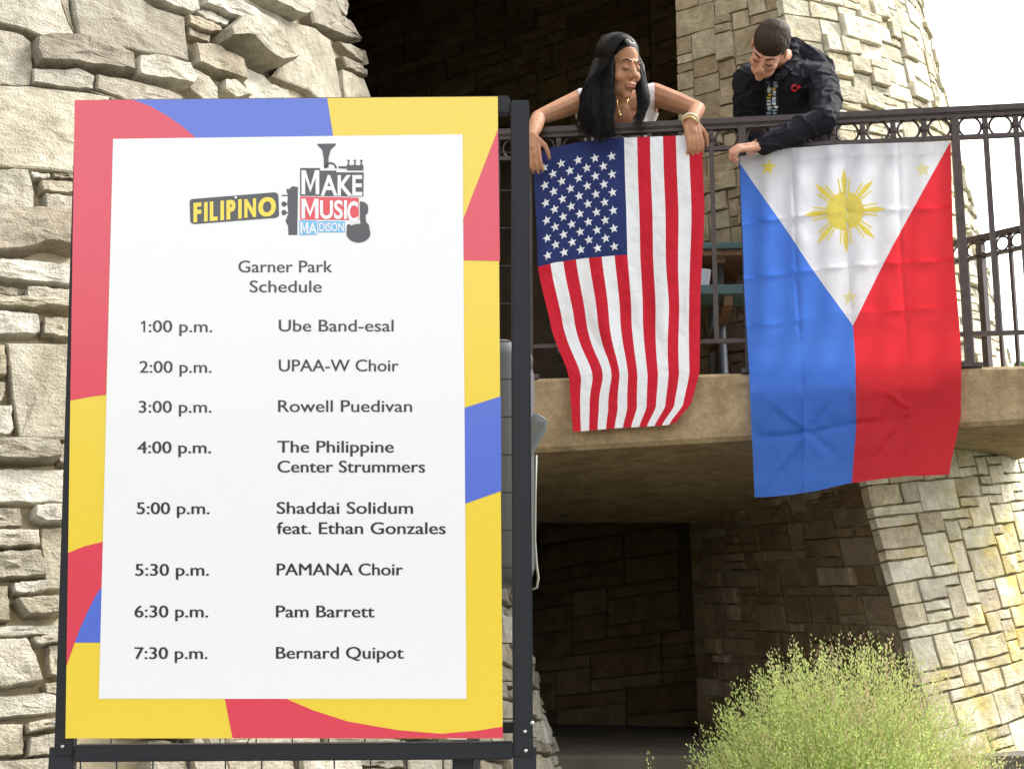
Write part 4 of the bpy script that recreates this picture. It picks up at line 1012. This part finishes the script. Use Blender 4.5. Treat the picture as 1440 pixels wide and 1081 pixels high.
def jk(bm):
    lump_chain(bm, [(mL+Vector((0, 0, -.01)), .073), (nbm+Vector((-.03, .06, -.065)), .095), (nbm+Vector((.04, .06, -.06)), .095), (mR+Vector((.01, .0, 0)), .078)])
    lump_chain(bm, [(nbm+Vector((0, .06, -.08)), .12), (chm+Vector((.01, .06, 0)), .15), (pm+Vector((0, 0, .08)), .15), (pm, .14)])
    lump_chain(bm, [(mL+Vector((.03, .04, -.02)), .08), (chm+Vector((-.10, .07, -.02)), .10), (pm+Vector((-.1, 0, .06)), .10)])
    lump_chain(bm, [(mR+Vector((-.02, .05, -.03)), .085), (chm+Vector((.13, .08, .02)), .11), (pm+Vector((.06, 0, .06)), .11)])
    lump_chain(bm, [(mR+Vector((.015, 0, 0)), .078), (mR.lerp(melR, .5)+Vector((.028, -.01, 0)), .076), (melR+Vector((.008, 0, 0)), .064), (melR.lerp(mwR, .35), .058), (melR.lerp(mwR, .75), .050), (mwR+Vector((.022, 0, .002)), .042)])
    lump_chain(bm, [(mL+Vector((-.012, 0, 0)), .072), (mL.lerp(melL, .5)+Vector((-.01, 0, 0)), .066), (melL, .058), (mwL+Vector((0, .03, .03)), .045)])
    # collar
    lump_chain(bm, [(P(1116, 72, 6.25), .062), (P(1136, 86, 6.26), .075), (P(1150, 104, 6.25), .085)])
    lump_chain(bm, [(P(1112, 100, 6.22), .075), (P(1075, 106, 6.24), .07), (P(1056, 108, 6.24), .07)])
    lump_chain(bm, [(P(1113, 58, 6.16), .020), (P(1118, 72, 6.13), .024), (P(1114, 90, 6.10), .026), (P(1100, 104, 6.07), .022), (P(1092, 112, 6.06), .014)])
    lump_chain(bm, [(P(1066, 98, 6.13), .018), (P(1072, 108, 6.08), .02), (P(1077, 116, 6.07), .012)])
    # sleeve and back wrinkles
    for (a, b, r0) in ((P(1158, 140, 6.09), P(1178, 130, 6.14), .014), (P(1136, 168, 6.03), P(1168, 150, 6.06), .015), (P(1110, 186, 5.95), P(1126, 200, 5.95), .012), (P(1150, 175, 5.98), P(1172, 168, 6.02), .014), (P(1128, 125, 6.11), P(1150, 112, 6.12), .012), (P(1140, 190, 5.96), P(1160, 185, 5.98), .012), (P(1040, 140, 6.13), P(1056, 130, 6.13), .012), (P(1084, 190, 5.93), P(1092, 205, 5.94), .010)):
        add_cone(bm, a, b, r0, r0*.7)
jk(bm)
me = blend(bm, .006, 3)
displace(me, (.005, 11), (.002, 34))
ns_ = [v.normal.copy() for v in me.vertices]; cc_ = []
for v, n_ in zip(me.vertices, ns_):
    p_ = Vector((v.co.x*9+v.co.z*7, v.co.y*9, v.co.z*15-v.co.x*6)); q_ = max(0, 1-abs(noise.noise(p_))*5); cc_ += list(v.co+n_*(.009*q_*q_-.002))
me.vertices.foreach_set('co', cc_); me.update()
jo = link('jacket', me, M_JACKET, mo, True)
bmv = bmesh.new(); bmv.from_mesh(me); bvh = BVHTree.FromBMesh(bmv); bmv.free()
def snap(px, py, off=.003):
    d = ray(px, py).normalized(); h = bvh.ray_cast(O, d); p = h[0] if h[0] else P(px, py, 6.1)
    return p-d*off
def patch(name, pts_grid, mat, off):
    nr = len(pts_grid); nc = len(pts_grid[0]); v = [snap(x, y, off) for row in pts_grid for x, y in row]
    f = [(j*nc+i, j*nc+i+1, (j+1)*nc+i+1, (j+1)*nc+i) for j in range(nr-1) for i in range(nc-1)]
    return mesh(name, v, f, mat, mo, True)
patch('t_shirt', [[(1077+ (1.5*k/9 if False else 0)+i*(20+ (4 if k < 3 else 0))/4-2, 100+k*8.2) for i in range(5)] for k in range(9)], M_TEE, .004)
M_PRW = plain('shirt_print_white', (.62, .66, .68), .8, var=.1); M_PRY = plain('shirt_print_gold', (.60, .45, .05), .8); M_RED = plain('red_stitching', (.65, .02, .02), .7); M_PBL = plain('shirt_print_blue', (.30, .42, .55), .8)
rr = random.Random(4)
for j in range(11):
    y = 115+j*4.3
    for i in range(2):
        x = 1079+i*7.5+rr.uniform(-1, 1); ww = rr.uniform(3.5, 7); hh = rr.uniform(2.2, 4.0); sk = rr.uniform(-1.5, 1.5)
        m_ = M_PRY if (3 < j < 6 and i == 0) or (j == 2 and i) else (M_PBL if rr.random() < .25 else M_PRW)
        patch('shirt_print', [[(x, y), (x+ww/2, y-sk*.5), (x+ww, y)], [(x+sk, y+hh), (x+ww/2+sk, y+hh+.6), (x+ww+sk*.5, y+hh-.5)]], m_, .007)
for nm, rx, ry, cx0 in (('jacket_emblem', 4.6, 5.2, 1117),):
    n = 14; v = []; f = []
    for k in range(n+1):
        a = .5+5.3*k/n
        v += [snap(cx0+rx*math.cos(a), 124+ry*math.sin(a), .005), snap(cx0+(rx-2.3)*math.cos(a), 124+(ry-2.4)*math.sin(a), .005)]
    for k in range(n): f.append((2*k, 2*k+1, 2*k+3, 2*k+2))
    mesh(nm, v, f, M_RED, mo); mesh(nm, [snap(1121, 120, .006), snap(1126, 121, .006), snap(1126, 124, .006), snap(1121, 126, .006)], [(0, 1, 2, 3)], M_RED, mo)
bm = bmesh.new(); lump_chain(bm, [(pm+Vector((-.1, 0, .0)), .125), (pm+Vector((.075, -.01, .02)), .14)])
for q in (-.1, .1): lump_chain(bm, [(pm+Vector((q, 0, -.02)), .115), (pm+Vector((q, -.02, -.48)), .08), (Vector((pm.x+q, 6.56, ZT+.12)), .065)])
body_obj('jeans', bm, M_JEANS, mo, .01, 4)
for q in (-.1, .1):
    bm = bmesh.new(); add_cone(bm, (pm.x+q, 6.62, ZT+.05), (pm.x+q, 6.43, ZT+.04), .048, .038); bmobj('shoe', bm, M_SHOE, mo, True)
bm = bmesh.new(); add_sphere(bm, WM(0, -.022, .050), 1, 3, (.079*sM, .094*sM, .079*sM), MM); add_sphere(bm, WM(0, -.055, .0), 1, 3, (.077*sM, .066*sM, .075*sM), MM); add_sphere(bm, WM(0, .010, .060), 1, 3, (.072*sM, .077*sM, .064*sM), MM)
me = blend(bm, .005, 2)
displace(me, (.002, 60), (.001, 160))
link('hair', me, M_HAIRM, mo, True)

# ------------------------------------------------------------------ ornamental grass
M_BL = [plain('blade_green', (.20, .34, .06), .6, var=.3), plain('blade_light', (.40, .54, .15), .6, var=.25), plain('blade_yellow', (.52, .56, .22), .6, var=.2)]
M_SEED = plain('seed_head', (.60, .50, .28), .8, var=.3, vscale=60); M_SEED2 = plain('seed_green', (.54, .64, .22), .8, var=.3, vscale=60)
for m in M_BL+[M_SEED, M_SEED2]:
    t = m.node_tree; b = t.nodes['Principled BSDF']; tl = N(t, 'ShaderNodeBsdfTranslucent'); mx = N(t, 'ShaderNodeMixShader'); mx.inputs[0].default_value = .4
    src = b.inputs['Base Color'].links[0].from_socket; t.links.new(src, tl.inputs['Color']); t.links.new(b.outputs[0], mx.inputs[1]); t.links.new(tl.outputs[0], mx.inputs[2]); t.links.new(mx.outputs[0], t.nodes['Material Output'].inputs['Surface'])
def grass_clump(label, base, nbl, nst, H, lean, R, seed):
    t = thing('grass_clump', label, 'grass', tuple(base)); r = random.Random(seed); base = Vector(base)
    V = []; Fc = []; MI = []
    def ribbon(pts, w0, mi):
        n0 = len(V); side = Vector((r.uniform(-1, 1), r.uniform(-.4, .4), 0)).normalized()
        for i, p in enumerate(pts):
            ww = w0*(1-(i/(len(pts)-1))**2*.92); V.append(p-side*ww); V.append(p+side*ww)
        for i in range(len(pts)-1): Fc.append((n0+2*i, n0+2*i+1, n0+2*i+3, n0+2*i+2)); MI.append(mi)
    def path(h, a, out, n=6, droop=.3):
        p0 = base+Vector((math.cos(a), math.sin(a)*.7, 0))*r.uniform(0, .10); pts = []
        for i in range(n):
            k = i/(n-1); o_ = out*(k**1.7)
            pts.append(p0+Vector((math.cos(a)*o_+lean[0]*k*k, math.sin(a)*o_*.7+lean[1]*k*k, h*(k-droop*k**3*.5))))
        return pts
    for _ in range(nbl):
        a = r.uniform(0, 6.283); q = math.sqrt(r.uniform(.0, 1)); h = H*(1-.42*q*q)*r.uniform(.6, 1.0); ribbon(path(h, a, R*q, 6, r.uniform(.05, .5)), r.uniform(.0018, .0036), r.choice((0, 0, 1, 1, 1, 2)))
    for _ in range(nst):
        a = r.uniform(0, 6.283); q = math.sqrt(r.uniform(.0, 1)); h = H*(1-.40*q*q)*r.uniform(.80, 1.06); pt = path(h, a, R*q*1.04, 7, .12); ribbon(pt, .0012, 2)
        top = pt[-1]; d = (pt[-1]-pt[-3]).normalized(); L = r.uniform(.08, .16); mi = 3 if r.random() < (.10+.5*((top.x-base.x)/R*.5+.5)) else 4
        for k in range(18):
            qq = k/18; c = top-d*L*.5+d*L*qq; sp = (1-qq)*.020+.004; aa = r.uniform(0, 6.283)
            c2 = c+Vector((math.cos(aa)*sp, math.sin(aa)*sp, r.uniform(0, .012))); e = c2+(d*.6+Vector((math.cos(aa), math.sin(aa), .4))*.4)*.014
            sd_ = Vector((r.uniform(-1, 1), r.uniform(-1, 1), r.uniform(-1, 1))).normalized()*.0034; n0 = len(V)
            V.extend([c2, (c2+e)/2+sd_, e, (c2+e)/2-sd_]); Fc.append((n0, n0+1, n0+2, n0+3)); MI.append(mi)
    me = bpy.data.meshes.new('blades'); me.from_pydata([tuple(v) for v in V], [], Fc); me.update()
    for m in M_BL+[M_SEED, M_SEED2]: me.materials.append(m)
    me.polygons.foreach_set('material_index', MI)
    o = bpy.data.objects.new('blades_and_seed_heads', me); C.objects.link(o); o.parent = t; o.matrix_parent_inverse = Matrix.Translation(-Vector(t.location)); tag(o, kind='stuff')
    return t
gb = P(1195, 1081, 5.35)
grass_clump('big mound of feathery green grass with buff seed heads before the pale tower', (gb.x, 5.35, .28), 15000, 3000, 1.38, (-.02, -.05), .52, 1)
gb2 = P(1010, 1081, 5.2)
grass_clump('smaller tuft of seeding grass at the bottom, left of the big grass mound', (gb2.x, 5.25, .28), 500, 26, .98, (-.10, 0), .25, 2)

# ------------------------------------------------------------------ tree beyond the balcony at the right edge
def leafy(label, base, h, rad, seed):
    t = thing('tree', label, 'tree', tuple(base)); base = Vector(base); r = random.Random(seed)
    bm = bmesh.new(); add_tube(bm, [base, base+Vector((.1, 0, h*.4)), base+Vector((-.1, .1, h*.75))], [.22, .15, .05], 10)
    for k in range(7):
        a = k*.9; add_tube(bm, [base+Vector((0, 0, h*(.35+.05*k))), base+Vector((math.cos(a)*rad*.7, math.sin(a)*rad*.7, h*(.55+.05*k)))], [.07, .02], 6)
    bmobj('trunk', bm, M_WOODU, t)
    V = []; Fc = []
    cl = [(Vector((r.gauss(0, .45)*rad, r.gauss(0, .45)*rad, h*.72+r.gauss(0, .35)*rad)), r.uniform(.25, .5)*rad) for _ in range(38)]
    for c, q in cl:
        for _ in range(170):
            p = base+c+Vector((r.gauss(0, .5), r.gauss(0, .5), r.gauss(0, .5)))*q; a = Vector((r.uniform(-1, 1), r.uniform(-1, 1), r.uniform(-1, 1))).normalized()*.09; b = a.orthogonal().normalized()*.05; n0 = len(V)
            V.extend([p-a, p+b, p+a, p-b]); Fc.append((n0, n0+1, n0+2, n0+3))
    o = mesh('crown', V, Fc, plain('leaves', (.10, .20, .03), .6, var=.3, vscale=3), t); o['kind'] = 'stuff'
tp = P(1490, 560, 17)
leafy('leafy green tree beyond the balcony at the right edge of the picture', (tp.x+.5, 17, 0), 5.2, 1.5, 5)
